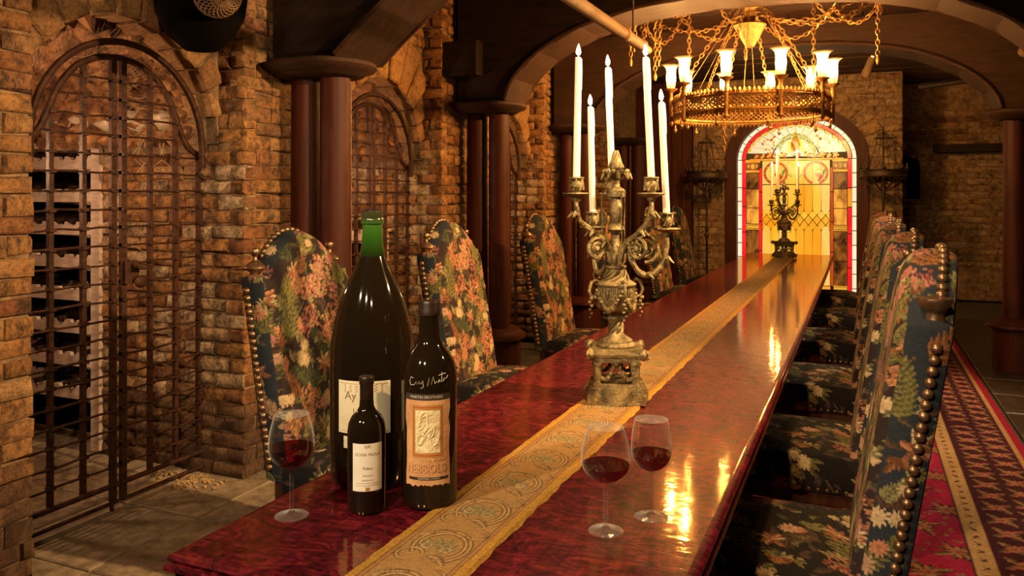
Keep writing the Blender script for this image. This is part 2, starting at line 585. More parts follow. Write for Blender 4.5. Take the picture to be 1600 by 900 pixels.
def quads(name, v, q, mat, col=None, smooth=True):
    me = bpy.data.meshes.new(name)
    me.vertices.add(len(v))
    me.vertices.foreach_set('co', np.ascontiguousarray(v, dtype=np.float32).ravel())
    nq = len(q)
    me.loops.add(nq * 4)
    me.loops.foreach_set('vertex_index', np.ascontiguousarray(q, dtype=np.int32).ravel())
    me.polygons.add(nq)
    me.polygons.foreach_set('loop_start', np.arange(0, nq * 4, 4, dtype=np.int32))
    if smooth:
        me.polygons.foreach_set('use_smooth', np.ones(nq, dtype=bool))
    me.materials.append(mat)
    if col is not None:
        a = me.color_attributes.new('Col', 'FLOAT_COLOR', 'POINT')
        c = np.ones((len(v), 4), dtype=np.float32)
        c[:, :3] = col
        a.data.foreach_set('color', c.ravel())
    me.update(calc_edges=True)
    me.validate()
    return me


def text_mesh(body, size, font_scale_x=1.0, extrude=0.0):
    """flat lettering as vertices and faces, centred, in (x, y)"""
    cu = bpy.data.curves.new('t', 'FONT')
    cu.body = body
    cu.size = size
    cu.align_x = 'CENTER'
    cu.align_y = 'CENTER'
    cu.resolution_u = 2
    o = bpy.data.objects.new('t', cu)
    COL.objects.link(o)
    bpy.context.view_layer.update()
    dg = bpy.context.evaluated_depsgraph_get()
    me = o.evaluated_get(dg).to_mesh()
    vs = [(p.co.x * font_scale_x, p.co.y) for p in me.vertices]
    fs = [tuple(p.vertices) for p in me.polygons]
    o.evaluated_get(dg).to_mesh_clear()
    bpy.data.objects.remove(o)
    bpy.data.curves.remove(cu)
    return vs, fs


# ------------------------------------------------------------------ painter for woven patterns (albedo only)
class Canvas:
    def __init__(self, w_, h, res, base):
        self.res = res
        self.W = int(round(w_ / res))
        self.H = int(round(h / res))
        self.a = np.zeros((self.H, self.W, 3)) + np.array(base)
        self.hgt = np.zeros((self.H, self.W))

    def win(self, cx, cy, R):
        r = self.res
        i0, i1 = max(0, int((cx - R) / r)), min(self.W, int((cx + R) / r) + 2)
        j0, j1 = max(0, int((cy - R) / r)), min(self.H, int((cy + R) / r) + 2)
        if i0 >= i1 or j0 >= j1:
            return None
        x = (np.arange(i0, i1) + 0.5) * r - cx
        y = (np.arange(j0, j1) + 0.5) * r - cy
        return slice(j0, j1), slice(i0, i1), x[None, :], y[:, None]

    def put(self, sj, si, mask, col, h=None):
        a = self.a[sj, si]
        m = np.clip(mask, 0, 1)[..., None]
        self.a[sj, si] = a * (1 - m) + col * m
        if h is not None:
            hh = self.hgt[sj, si]
            self.hgt[sj, si] = hh * (1 - m[..., 0]) + h * m[..., 0]

    def flower(self, cx, cy, R, n, c1, c2, rot=0.0, sharp=0.35):
        g = self.win(cx, cy, R)
        if g is None:
            return
        sj, si, x, y = g
        r = np.hypot(x, y) / R
        t = np.arctan2(y, x) + rot
        edge = 1 - sharp + sharp * np.cos(n * t)
        mask = (r < edge).astype(float)
        k = np.clip(r / np.maximum(edge, 0.05), 0, 1)[..., None]
        groove = (0.55 + 0.45 * np.abs(np.cos(n * t / 2)))[..., None]
        col = (np.array(c2) * (1 - k) + np.array(c1) * k) * (0.5 + 0.5 * groove)
        self.put(sj, si, mask, col, 1.0)

    def leaf(self, x0, y0, L, W, ang, c1, c2=None):
        cx, cy = x0 + math.cos(ang) * L / 2, y0 + math.sin(ang) * L / 2
        g = self.win(cx, cy, L * 0.6)
        if g is None:
            return
        sj, si, x, y = g
        s = (x * math.cos(ang) + y * math.sin(ang)) / L + 0.5
        t = -x * math.sin(ang) + y * math.cos(ang)
        wd = W * np.sin(PI * np.clip(s, 0, 1)) ** 0.8
        mask = ((np.abs(t) < wd) & (s > 0) & (s < 1)).astype(float)
        c2 = c1 if c2 is None else c2
        k = np.where(t > 0, 1.0, 0.0)[..., None]
        vein = (0.8 + 0.2 * np.sin(s * 30 - np.abs(t) / max(W, 1e-4) * 4))[..., None]
        self.put(sj, si, mask, (np.array(c1) * k + np.array(c2) * (1 - k)) * vein, 0.8)

    def fern(self, x0, y0, L, ang, c1, c2, n=9, wid=0.42, curl=0.5):
        x, y, a = x0, y0, ang
        st = L / n
        for i in range(n):
            k = 1 - i / n
            ll = L * wid * (0.35 + 0.65 * k)
            self.leaf(x, y, ll, ll * 0.16, a + 0.95, c1, c2)
            self.leaf(x, y, ll, ll * 0.16, a - 0.95, c2, c1)
            self.leaf(x, y, st * 1.5, st * 0.2, a, c1, c2)
            x += math.cos(a) * st
            y += math.sin(a) * st
            a += curl / n

    def cluster(self, cx, cy, R, pal, n=45, fr=0.2, rng=random):
        for _ in range(n):
            a, q = rng.uniform(0, 2 * PI), math.sqrt(rng.random()) * R
            c = rng.choice(pal)
            k = rng.uniform(0.75, 1.2)
            self.flower(cx + q * math.cos(a), cy + q * math.sin(a) * 1.1, R * fr * rng.uniform(0.7, 1.2), 5,
                        [u * k for u in c], [u * k * 0.55 for u in c], rng.uniform(0, 6))

    def ring(self, cx, cy, r, wd, a0, a1, col, h=None, sy=1.0, rot=0.0):
        g = self.win(cx, cy, (r + wd) * max(1.0, sy))
        if g is None:
            return
        sj, si, x, y = g
        x, y = x * math.cos(rot) + y * math.sin(rot), (-x * math.sin(rot) + y * math.cos(rot)) / sy
        d = np.abs(np.hypot(x, y) - r)
        t = np.mod(np.arctan2(y, x) - a0, 2 * PI)
        m = np.clip((wd - d) / (wd * 0.5), 0, 1) * (t < (a1 - a0))
        self.put(sj, si, m, np.array(col), h)

    def sample(self, u, v):
        i = np.clip((np.asarray(u) / self.res).astype(int), 0, self.W - 1)
        j = np.clip((np.asarray(v) / self.res).astype(int), 0, self.H - 1)
        return self.a[j, i]

    def hsample(self, u, v):
        i = np.clip((np.asarray(u) / self.res).astype(int), 0, self.W - 1)
        j = np.clip((np.asarray(v) / self.res).astype(int), 0, self.H - 1)
        return self.hgt[j, i]


# ------------------------------------------------------------------ bricks
def brick_variants(n, L=0.215, D=0.09, Hh=0.068, seed=1):
    rg = random.Random(seed)
    out = []
    for k in range(n):
        vs = []
        ch = 0.010
        for (dy, ins) in ((D / 2, 0), (-D / 2 + ch, 0), (-D / 2, ch)):
            for (sx, sz) in ((-1, -1), (1, -1), (1, 1), (-1, 1)):
                j = 0.006
                vs.append((sx * (L / 2 - ins + rg.uniform(-j, j)), dy + rg.uniform(-j, j) * (0.9 if dy < 0 else 0),
                           sz * (Hh / 2 - ins + rg.uniform(-j, j))))
        # extra point on the face for an uneven hand-made surface
        vs.append((rg.uniform(-0.04, 0.04), -D / 2 - rg.uniform(0, 0.006), rg.uniform(-0.01, 0.01)))
        fs = [(3, 2, 1, 0)]
        for a in (0, 4):
            for i in range(4):
                i2 = (i + 1) % 4
                fs.append((a + i, a + i2, a + 4 + i2, a + 4 + i))
        for i in range(4):
            fs.append((8 + i, 8 + (i + 1) % 4, 12))
        m = MB().add(vs, fs)
        out.append(m)
    return out


BV = brick_variants(8)
BMESH = {}


def brick_mesh(mat, k):
    key = (mat, k)
    if key not in BMESH:
        BMESH[key] = BV[k].mesh('brick', M[mat], True, 50)
    return BMESH[key]


RB = random.Random(11)


def put_brick(parent, c, rz, sx, sz, mat):
    o = bpy.data.objects.new('brick', brick_mesh(mat, RB.randrange(8)))
    COL.objects.link(o)
    o.parent = parent
    o.location = c
    o.rotation_euler = (RB.uniform(-0.01, 0.01), 0, rz + RB.uniform(-0.008, 0.008))
    o.scale = (sx, 1, sz)
    return o


def lay(parent, org, u, nrm, width, z0, z1, mat, course=0.077, L=0.215, shift=None, skip=None, gap=0.009, joined=None):
    """running-bond bricks on the plane through org; u along the wall, nrm out of it"""
    u, nrm = Vector(u), Vector(nrm)
    rz = math.atan2(u.y, u.x)
    nrow = int((z1 - z0) / course + 1e-6)
    for r in range(nrow):
        z = z0 + (r + 0.5) * course
        off = 0.0 if r % 2 == 0 else L / 2
        a = -off if shift is None else shift[r % 2]
        while a < width - 0.03:
            b = a + L + RB.uniform(-0.012, 0.012)
            lo, hi = max(a, 0.0 if shift is None else shift[r % 2]), min(b, width)
            if width - hi < 0.05:
                hi = width
            if hi - lo > 0.035:
                s = (lo + hi) / 2
                if skip is None or not skip(s, z, hi - lo):
                    mt = mat(s, z) if callable(mat) else mat
                    c = Vector(org) + u * s - nrm * (0.045 + RB.uniform(-0.004, 0.003))
                    c.z = z + RB.uniform(-0.002, 0.002)
                    if joined is not None:
                        mm = Matrix.Translation(c) @ Matrix.Rotation(rz, 4, 'Z') @ Matrix.Diagonal(((hi - lo - gap) / 0.215, 1, (course - gap + 0.002) / 0.068, 1))
                        q = BV[RB.randrange(8)]
                        joined.add(q.v, q.f, mm)
                    else:
                        put_brick(parent, c, rz, (hi - lo - gap) / 0.215, (course - gap + 0.002) / 0.068, mt)
            if hi >= width:
                break
            a = b


XF, XA, XG = -2.90, -3.05, -3.20      # pier front, arch-wall face, gate plane
CEIL = 3.03


def YC(k):
    return 2.73 + 2.13 * k


# ------------------------------------------------------------------ floor
fl = MB().box(-5.6, 3.2, -3.0, 13.2, -0.12, -0.03).build('floor', M['ground'], None, False)
tag(fl, 'stone floor of the cellar, pale slabs by the gates and dark slabs by the dark wall', 'floor', kind='structure')
TV = [MB().add(*(lambda e: ([(x * (0.5 - i), y * (0.5 - i), z) for (i, z) in ((0, -0.5), (0, 0.35), (e, 0.5)) for (x, y) in ((-1, -1), (1, -1), (1, 1), (-1, 1))],
                            [(3, 2, 1, 0), (8, 9, 10, 11)] + [(a + i, a + (i + 1) % 4, a + 4 + (i + 1) % 4, a + 4 + i) for a in (0, 4) for i in range(4)]))(0.012)).mesh('tile', M[mt], False)
      for mt in ('tile', 'tile_dark')]
rt = random.Random(3)
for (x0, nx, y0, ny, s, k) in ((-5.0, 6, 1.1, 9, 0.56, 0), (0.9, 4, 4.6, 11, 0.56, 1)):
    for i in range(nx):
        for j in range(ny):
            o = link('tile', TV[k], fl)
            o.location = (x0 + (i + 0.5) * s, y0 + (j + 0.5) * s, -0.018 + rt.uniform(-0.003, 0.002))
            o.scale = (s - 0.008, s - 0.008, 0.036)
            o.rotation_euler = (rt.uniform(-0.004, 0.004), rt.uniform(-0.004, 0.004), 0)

# ------------------------------------------------------------------ left wall: piers, arches, cellar bays
ORD = ['first', 'second', 'third', 'fourth', 'fifth']
for k in range(5):
    ya, yb = 1.11 + 2.13 * k, 2.10 + 2.13 * k
    if k == 4:
        yb = 11.25
    core = MB().box(-3.97, XF - 0.016, ya + 0.016, yb - 0.016, 0, CEIL)
    o = core.build('wall_left', M['mortar'], None, False)
    tag(o, ('brick pier %s' % ['at the near side of the first iron gate', 'between the first and second iron gates', 'between the second and third iron gates',
                               'beyond the third iron gate', 'of the aisle wall next to the end wall'][k]), 'wall', kind='structure')

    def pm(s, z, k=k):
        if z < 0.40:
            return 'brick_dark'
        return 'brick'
    by0 = ya
    wid = min(yb - by0, 0.85 if k else 1.0)
    if k == 4:
        wid = 0.6
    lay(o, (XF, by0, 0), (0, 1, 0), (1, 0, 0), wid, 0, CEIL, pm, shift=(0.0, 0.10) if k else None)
    if k:
        def jm(s, z):
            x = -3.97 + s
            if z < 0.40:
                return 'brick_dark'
            if x < -2.99 and z < 1.72:
                return 'brick_pale' if RB.random() < (0.75 if x > -3.22 else 0.35) else 'brick'
            return 'brick'
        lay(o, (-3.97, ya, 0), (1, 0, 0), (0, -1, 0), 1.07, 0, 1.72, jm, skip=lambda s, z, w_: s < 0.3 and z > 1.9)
        lay(o, (-3.10, ya, 0), (1, 0, 0), (0, -1, 0), 0.20, 1.7325, CEIL, 'brick', L=0.2)

for k in range(3):
    yc = YC(k) - 0.06
    # arch wall: strips from the arch curve to the ceiling
    mbw = MB()
    NS = 24
    R = 0.57
    pts = [(yc - R * math.cos(PI * i / NS), 1.73 + R * math.sin(PI * i / NS)) for i in range(NS + 1)]
    for (p, q) in zip(pts[:-1], pts[1:]):
        vs = [(x, y, z) for x in (XA - 0.02, XA - 0.22) for (y, z) in ((p[0], p[1]), (q[0], q[1]), (q[0], CEIL), (p[0], CEIL))]
        mbw.add(vs, [(0, 1, 2, 3), (7, 6, 5, 4), (0, 4, 5, 1), (2, 6, 7, 3)])
    aw = mbw.build('wall_left', M['mortar'], None, False)
    tag(aw, 'round arch of long sandstone blocks above the %s iron gate' % ORD[k], 'wall', kind='structure')
    nb = 13
    rv = random.Random(50 + k)
    for i in range(nb):
        a0, a1 = PI * i / nb + 0.012, PI * (i + 1) / nb - 0.012
        am = (a0 + a1) / 2
        ro = min(0.57 + 0.38, 0.575 / max(abs(math.cos(am)), 1e-3))
        ri = 0.545 + rv.uniform(-0.01, 0.012)
        ro += rv.uniform(-0.02, 0.01)
        if ro - ri < 0.04:
            continue
        xf = XA + rv.uniform(-0.008, 0.012)
        c = 0.012
        m = MB()
        vs = []
        for (x, e) in ((XA - 0.20, 0), (xf - c, 0), (xf, c)):
            for (r_, a_) in ((ri + e, a0 + e / ri), (ro - e, a0 + e / ro), (ro - e, a1 - e / ro), (ri + e, a1 - e / ri)):
                vs.append((x, yc + r_ * math.cos(a_), 1.73 + r_ * math.sin(a_)))
        m.add(vs, [(3, 2, 1, 0), (8, 9, 10, 11)] + [(a + j, a + (j + 1) % 4, a + 4 + (j + 1) % 4, a + 4 + j) for a in (0, 4) for j in range(4)])
        m.build('voussoir', M['voussoir'], aw, False)
    lay(aw, (XA, yc - 0.57, 0), (0, 1, 0), (1, 0, 0), 1.14, 1.81, CEIL, 'brick',
        skip=lambda s, z, w_: math.hypot(abs(s - 0.57) - w_ * 0.5 if abs(s - 0.57) > w_ / 2 else 0, z - 1.73) < 0.93)

    # cellar bay behind the gate: rough vault, back and side walls
    vb = MB()
    na, nx = 40, 40
    rz_ = random.Random(80 + k)
    vs, fs = [], []
    for j in range(nx):
        x = XA - 0.16 - j * 0.045
        for i in range(na + 1):
            a = PI * i / na
            rr = 0.60 - 0.002 * j + rz_.choice([rz_.uniform(-0.11, -0.03), rz_.uniform(-0.05, 0.03)])
            if j == 0:
                rr = 0.60
            vs.append((x + (rz_.uniform(-0.02, 0.02) if j else 0), yc - rr * math.cos(a) * 1.0, 1.72 + rr * math.sin(a) * 0.97))
    for j in range(nx - 1):
        for i in range(na):
            a = j * (na + 1) + i
            fs.append((a, a + 1, a + na + 2, a + na + 1))
    o = vb.add(vs, fs).build('wall_cellar', M['rubble'], None, True, 20)
    tag(o, 'rough rubble vault seen through the top of the %s iron gate' % ORD[k], 'wall', kind='structure')
    enc = MB().box(-5.35, -5.25, yc - 1.0, yc + 1.0, 0, 2.4).box(-5.3, -3.3, yc - 0.72, yc - 0.60, 0, 2.2).box(-5.3, -3.98, yc + 0.93, yc + 1.0, 0, 2.2)
    # rubble lunette closing the vault above the rack
    vs, fs = [], []
    for j in range(9):
        for i in range(15):
            vs.append((-3.28 - i * 0.14 + rz_.uniform(-0.03, 0.03), yc + 0.62 - rz_.uniform(0, 0.10), 1.80 + j * 0.085 + rz_.uniform(-0.02, 0.02)))
    for j in range(8):
        for i in range(14):
            a = j * 15 + i
            fs.append((a, a + 1, a + 16, a + 15))
    enc.add(vs, fs)
    o = enc.build('wall_cellar', M['rubble'], None, True, 20)
    tag(o, 'shadowed back and side walls of the store behind the %s iron gate' % ORD[k], 'wall', kind='structure')
    lamp('POINT', 'cellar_lamp', (-3.65, yc - 0.30, 1.62), [26, 22, 18][k], (1.0, 0.60, 0.33), None, 0.04)

# ledge of pale stones under the first vault
for i, (x, w_, h) in enumerate(((-3.42, 0.17, 0.10), (-3.62, 0.19, 0.12), (-3.83, 0.18, 0.09), (-4.05, 0.2, 0.12), (-4.28, 0.21, 0.1))):
    m = MB().ball((x, YC(0) + 0.50, 1.83 + h * 0.35), 0.5, 10, 7, (w_ * 1.08, 0.16, h * 1.1))
    r_ = random.Random(i)
    m.v = [(p[0] + r_.uniform(-0.012, 0.012), p[1] + r_.uniform(-0.012, 0.012), p[2] + r_.uniform(-0.01, 0.01)) for p in m.v]
    tag(m.build('stone', M['pale_stone'], None, True, 60),
        'pale rounded stone on the ledge above the wine rack, %s from the gate post' % ORD[i], 'stone', 'stones on the ledge above the first wine rack')

# ------------------------------------------------------------------ ceiling
ce = MB().box(-5.6, 3.2, -3.0, 13.2, CEIL + 0.05, CEIL + 0.15).build('ceiling', M['timber'], None, False)
tag(ce, 'dark plank ceiling of the cellar', 'ceiling', kind='structure')
pl = MB().box(-0.5, 0.5, -0.5, 0.5, -0.5, 0.5).mesh('ceiling_plank', M['timber_brown'], False)
rp = random.Random(5)
yy = 4.0
while yy < 12.6:
    wd = rp.uniform(0.17, 0.24)
    for (xa, xb) in ((-2.95, -0.7 + rp.uniform(-0.8, 0.8)), (None, 2.6)):
        if xa is None:
            xa = last
        last = xb
        o = link('ceiling_plank', pl, ce)
        o.location = ((xa + xb) / 2, yy + wd / 2, CEIL + 0.025 + rp.uniform(-0.006, 0.006))
        o.scale = (xb - xa - 0.008, wd - 0.012, 0.05)
    yy += wd

# ------------------------------------------------------------------ end wall with the stained-glass doorway
YB = 11.30
XC = -0.79
o = MB()
AW, AH, ZS = 0.90, 0.72, 1.94           # wooden arch outside half-width, rise, springing height
NSEG = 30
op = [(XC - AW * math.cos(PI * i / NSEG), ZS + AH * math.sin(PI * i / NSEG)) for i in range(NSEG + 1)]
for (p, q) in zip(op[:-1], op[1:]):
    vs = [(x, y, z) for y in (YB + 0.014, YB + 0.35) for (x, z) in (p, q, (q[0], CEIL), (p[0], CEIL))]
    o.add(vs, [(3, 2, 1, 0), (4, 5, 6, 7), (0, 1, 5, 4)])
o.box(-3.0, XC - AW, YB + 0.014, YB + 0.35, 0, CEIL).box(XC + AW, 0.50, YB + 0.014, YB + 0.35, 0, CEIL)
wb = o.build('wall_back', M['mortar'], None, False)
tag(wb, 'buff brick end wall around the arched stained-glass door', 'wall', kind='structure')


def bskip(s, z, w_):
    x = -2.12 + s
    if abs(x - XC) - w_ / 2 < AW and z < ZS:
        return True
    dx = max(abs(x - XC) - w_ / 2, 0)
    return z >= ZS - 0.04 and (dx / (AW + 0.26)) ** 2 + ((z - ZS) / (AH + 0.26)) ** 2 < 1.0


lay(wb, (-2.12, YB, 0), (1, 0, 0), (0, -1, 0), 2.62, 0, CEIL, 'brick_grey', skip=bskip, course=0.084, L=0.23)
nb = 17
rv = random.Random(9)
for i in range(nb):
    a0, a1 = PI * i / nb + 0.008, PI * (i + 1) / nb - 0.008
    vs = []
    for (y, e) in ((YB + 0.1, 0), (YB + 0.004, 0), (YB - 0.006 + rv.uniform(-0.004, 0.004), 0.01)):
        for (d, a_) in ((0.01 + e, a0 + e), (0.25 - e, a0 + e), (0.25 - e, a1 - e), (0.01 + e, a1 - e)):
            vs.append((XC + (AW + d) * math.cos(a_), y, ZS + (AH + d) * math.sin(a_)))
    MB().add(vs, [(3, 2, 1, 0), (8, 9, 10, 11)] + [(a + j, a + (j + 1) % 4, a + 4 + (j + 1) % 4, a + 4 + j) for a in (0, 4) for j in range(4)]).build('voussoir', M['brick_grey'], wb, False)

# dark boarded panel beside the end wall
o = MB().box(-2.95, -2.13, YB - 0.10, YB + 0.01, 0, CEIL).build('wall_back', M['timber'], None, False)
tag(o, 'dark vertical boarding beside the end wall', 'wall', kind='structure')
bd = MB().box(-0.065, 0.065, -0.015, 0.015, 0, CEIL - 0.01).mesh('board', M['column'], False)
for i in range(6):
    q = link('board', bd, o)
    q.location = (-2.88 + i * 0.137, YB - 0.118 - (i % 2) * 0.006, 0.0)

# ------------------------------------------------------------------ dark recess to the right of the end wall
o = MB().box(0.48, 3.2, 12.75, 12.9, 0, CEIL).build('wall_recess', M['mortar'], None, False)
tag(o, 'dim brick wall at the back of the side recess, with an arched niche', 'wall', kind='structure')


def nskip(s, z, w_):
    x = 0.50 + s
    return abs(x - 0.62) - w_ / 2 < 0.19 and 1.38 < z < (2.02 if abs(x - 0.62) < 0.12 else 1.9)


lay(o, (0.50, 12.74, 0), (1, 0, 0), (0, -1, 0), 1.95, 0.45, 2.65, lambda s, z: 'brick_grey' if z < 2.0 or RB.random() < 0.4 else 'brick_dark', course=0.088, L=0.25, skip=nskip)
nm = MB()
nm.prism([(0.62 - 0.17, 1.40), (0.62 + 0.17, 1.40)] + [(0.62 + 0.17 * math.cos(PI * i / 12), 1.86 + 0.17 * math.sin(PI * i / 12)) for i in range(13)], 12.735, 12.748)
nm.build('niche_shade', M['black_tin_shade'], o, False)  # flat black sheet paints the shade inside the niche
o = MB().box(2.45, 2.6, -3.0, 12.8, 0, CEIL).build('wall_right', M['mortar'], None, False)
tag(o, 'dark side wall across the carpet aisle', 'wall', kind='structure')
MB().box(0.95, 1.85, 12.55, 12.73, 2.05, 2.16).build('timber_ledge', M['timber'], None, False)
tag(bpy.data.objects['timber_ledge'], 'black timber ledge fixed high on the dim recess wall', 'ledge')
# brick pier at the far side of the recess
o = MB().box(1.68, 2.5, 9.9, 11.0, 0, CEIL).build('wall_right', M['mortar'], None, False)
tag(o, 'brick pier behind the dark red column across the aisle', 'wall', kind='structure')
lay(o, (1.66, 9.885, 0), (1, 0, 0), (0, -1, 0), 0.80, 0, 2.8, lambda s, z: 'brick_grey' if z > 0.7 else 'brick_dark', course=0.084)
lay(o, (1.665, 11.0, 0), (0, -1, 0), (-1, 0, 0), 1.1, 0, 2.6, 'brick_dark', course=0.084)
o = MB().box(-3.97, XF - 0.03, -2.9, 1.12, 0, CEIL).build('wall_left', M['mortar'], None, False)
tag(o, 'plain rendered stretch of the aisle wall before the first pier', 'wall', kind='structure')
# front wall behind the viewer
o = MB().box(-5.6, 3.2, -3.0, -2.9, 0, CEIL).build('wall_front', M['timber'], None, False)
tag(o, 'dark wall at the near end of the cellar behind the viewer', 'wall', kind='structure')

# ------------------------------------------------------------------ columns and timber arches
ZCAP = 2.17


def column(x0, x1, y, label):
    t = thing('column_pair', ((x0 + x1) / 2, y, 0), label, 'column', 'paired red wooden columns')
    h = abs(x1 - x0) / 2
    hw, hd = h + 0.16, 0.20

    def stadium(hw, hd, n=24):
        return [((h if math.cos(2 * PI * i / n) > 0 else -h) * 1.0 + (hw - h) * math.cos(2 * PI * i / n), hd * math.sin(2 * PI * i / n)) for i in range(n)]

    def stack(prof):
        m = MB()
        n = 24
        vs, fs = [], []
        for (d, z) in prof:
            vs += [(x, yv, z) for (x, yv) in stadium(hw + d, hd + d, n)]
        for i in range(len(prof) - 1):
            for q in range(n):
                q2 = (q + 1) % n
                fs.append((i * n + q, i * n + q2, (i + 1) * n + q2, (i + 1) * n + q))
        fs.append(tuple(range(n - 1, -1, -1)))
        fs.append(tuple((len(prof) - 1) * n + q for q in range(n)))
        return m.add(vs, fs)
    stack([(0, 0), (0, 0.34)]).build('plinth', M['column'], t)
    stack([(0.0, 0.34), (0.03, 0.345), (0.045, 0.365), (0.04, 0.385), (0.02, 0.39), (0.0, 0.41), (-0.03, 0.43)]).build('base_ring', M['column'], t)
    for s in (-1, 1):
        MB().lathe([(0.086, 0.42), (0.084, 1.2), (0.080, 2.12)], 18, None, (s * h, 0, 0)).build('shaft', M['column'], t)
    stack([(-0.05, 2.09), (-0.02, 2.10), (0.0, 2.115), (0.035, 2.125), (0.05, 2.145), (0.045, 2.165), (0.02, 2.175)]).build('capital', M['timber_brown'], t)
    return t


XL0, XL1 = -2.765, -2.575
names = ['whose moulded base stands before the nearest brick pier', 'behind the large green-necked bottle', 'between the second and third iron gates',
         'behind the near candelabrum', 'beside the boarding near the end wall']
for j in range(5):
    column(XL0, XL1, 1.44 + 2.13 * j, 'pair of dark red wooden columns ' + names[j])
column(1.19, 1.38, 7.86, 'pair of dark red wooden columns across the carpet aisle')
for j, y in ((0, 3.60), (1, 5.73), (2, 7.86)):
    t = thing('timber_arch', (-0.69, y, 0), ['dark timber arch with panelled soffit springing from the columns behind the green-necked bottle',
                                             'dark timber arch crossing the ceiling just before the chandelier',
                                             'brown timber arch crossing the ceiling beyond the chandelier'][j], 'arch')
    D = 0.20
    N = 22
    hs = 1.76

    def cz(x):
        if j == 0:
            return ZCAP + 0.80 * (1 - (x / hs) ** 2)
        return ZCAP + 0.64 * (1 - min(1, abs(x / hs)) ** 2.6) ** 0.6
    xs = [-hs * math.cos(PI * i / N) for i in range(N + 1)]
    m = MB()
    for a, b_ in zip(xs[:-1], xs[1:]):
        vs = [(x, yv, z) for yv in (-D, D) for (x, z) in ((a, cz(a) + 0.02), (b_, cz(b_) + 0.02), (b_, CEIL - 0.01), (a, CEIL - 0.01))]
        m.add(vs, [(0, 1, 2, 3), (7, 6, 5, 4), (0, 4, 5, 1)])
    m.box(-hs - 0.40, -hs, -D, D, ZCAP, CEIL - 0.01).box(hs, hs + 0.40, -D, D, ZCAP, CEIL - 0.01)
    m.build('spandrel', M['timber'] if j < 2 else M['timber_brown'], t, False)  # shade painted in: unlit arches darker, the chandelier-lit one brown
    for i in range(0, N, 2):
        a, b_ = xs[i], xs[i + 2]
        z0, z1 = cz(a), cz(b_)
        m = MB()
        vs = [(a, -D - 0.01, z0), (b_, -D - 0.01, z1), (b_, D + 0.01, z1), (a, D + 0.01, z0)]
        vs += [(p[0], p[1], p[2] + 0.025) for p in vs]
        m.add(vs, [(3, 2, 1, 0), (4, 5, 6, 7), (0, 1, 5, 4), (1, 2, 6, 5), (2, 3, 7, 6), (3, 0, 4, 7)])
        m.build('soffit_board', M['timber_brown'], t, False)
    for s in (-1, 1):
        m = MB()
        m.tube([(x, s * (D + 0.012), cz(x) + 0.012) for x in xs], 0.018, 6)
        m.build('edge_bead', M['timber_brown'], t)
# projecting black beam end above the second columns
tag(MB().box(-2.95, -2.62, 5.38, 5.50, 2.36, 2.62).build('beam_end', M['timber'], None, False), 'black square beam end beside the second timber arch', 'beam')

# ceiling pipes
m = MB().tube([(-1.31, 0.2, 2.425), (-1.31, 5.15, 2.44)], 0.036, 12).tube([(-1.31, 5.15, 2.44), (-1.31, 5.35, 2.44)], 0.026, 12)
t = tag(m.build('ceiling_pipe', M['pipe'], None), 'long pale pipe slung under the dark ceiling beside the chandelier', 'pipe')
for y in (4.75, 5.15):
    MB().lathe([(0.038, -0.03), (0.044, -0.02), (0.044, 0.02), (0.038, 0.03)], 12, Matrix.Translation((-1.31, y, 2.44)) @ Matrix.Rotation(PI / 2, 4, 'X')).build('pipe_collar', M['pipe'], t)
MB().tube([(-1.31, 4.95, 2.46), (-1.31, 4.95, 3.08)], 0.006, 6).build('pipe_hanger', M['black_iron'], t)
MB().tube([(-1.31, 1.0, 2.45), (-1.31, 1.0, 3.08)], 0.006, 6).build('pipe_hanger', M['black_iron'], t)
m = MB().tube([(1.22, 3.6, 2.60), (1.22, 7.6, 2.62)], 0.045, 12)
tag(m.build('ceiling_pipe', M['pipe'], None), 'short pale pipe running past the arch over the carpet aisle', 'pipe')
m = MB().tube([(0.6, 9.6, 2.62), (1.75, 8.6, 2.62)], 0.035, 8)
tag(m.build('ceiling_pipe', M['black_iron'], None), 'thin dark pipe crossing the shadowed recess ceiling', 'pipe')


# ------------------------------------------------------------------ stained-glass door
win = MB().box(XC - 0.76, XC + 0.76, YB + 0.16, YB + 0.18, 0.02, ZS)
YP0, YP1 = YB + 0.135, YB + 0.158
GA, GB = 0.755, 0.575
wv = [(XC + 0.76 * math.cos(PI * i / 30), ZS + 0.58 * math.sin(PI * i / 30)) for i in range(31)]
win.prism(wv, YB + 0.16, YB + 0.18)
WIN = tag(win.build('window_1', M['lead'], None, False), 'arched stained-glass door panel glowing yellow with red borders', 'window', kind='structure')
fr = MB()
for (p, q) in zip(op[:-1], op[1:]):
    a0 = math.atan2((p[1] - ZS) / AH, (p[0] - XC) / AW)
    a1 = math.atan2((q[1] - ZS) / AH, (q[0] - XC) / AW)
    pi_ = (XC + GA * math.cos(a0), ZS + GB * math.sin(a0))
    qi_ = (XC + GA * math.cos(a1), ZS + GB * math.sin(a1))
    vs = [(x, y, z) for y in (YB - 0.03, YB + 0.2) for (x, z) in (p, q, qi_, pi_)]
    fr.add(vs, [(0, 1, 2, 3), (7, 6, 5, 4), (2, 6, 7, 3), (0, 4, 5, 1)])
tag(fr.build('trim_1', M['column'], None, True), 'dark wooden arch around the stained glass', 'door frame', kind='structure')
FRM = bpy.data.objects['trim_1']
for s in (-1, 1):
    a, b_ = sorted((XC + s * GA, XC + s * AW))
    MB().box(a, b_, YB - 0.03, YB + 0.2, 0, ZS).build('jamb', M['column'], FRM, False)
MB().box(XC - 0.9, XC + 0.9, YB - 0.02, YB + 0.2, 0.0, 0.03).build('door_sill', M['column'], FRM, False)


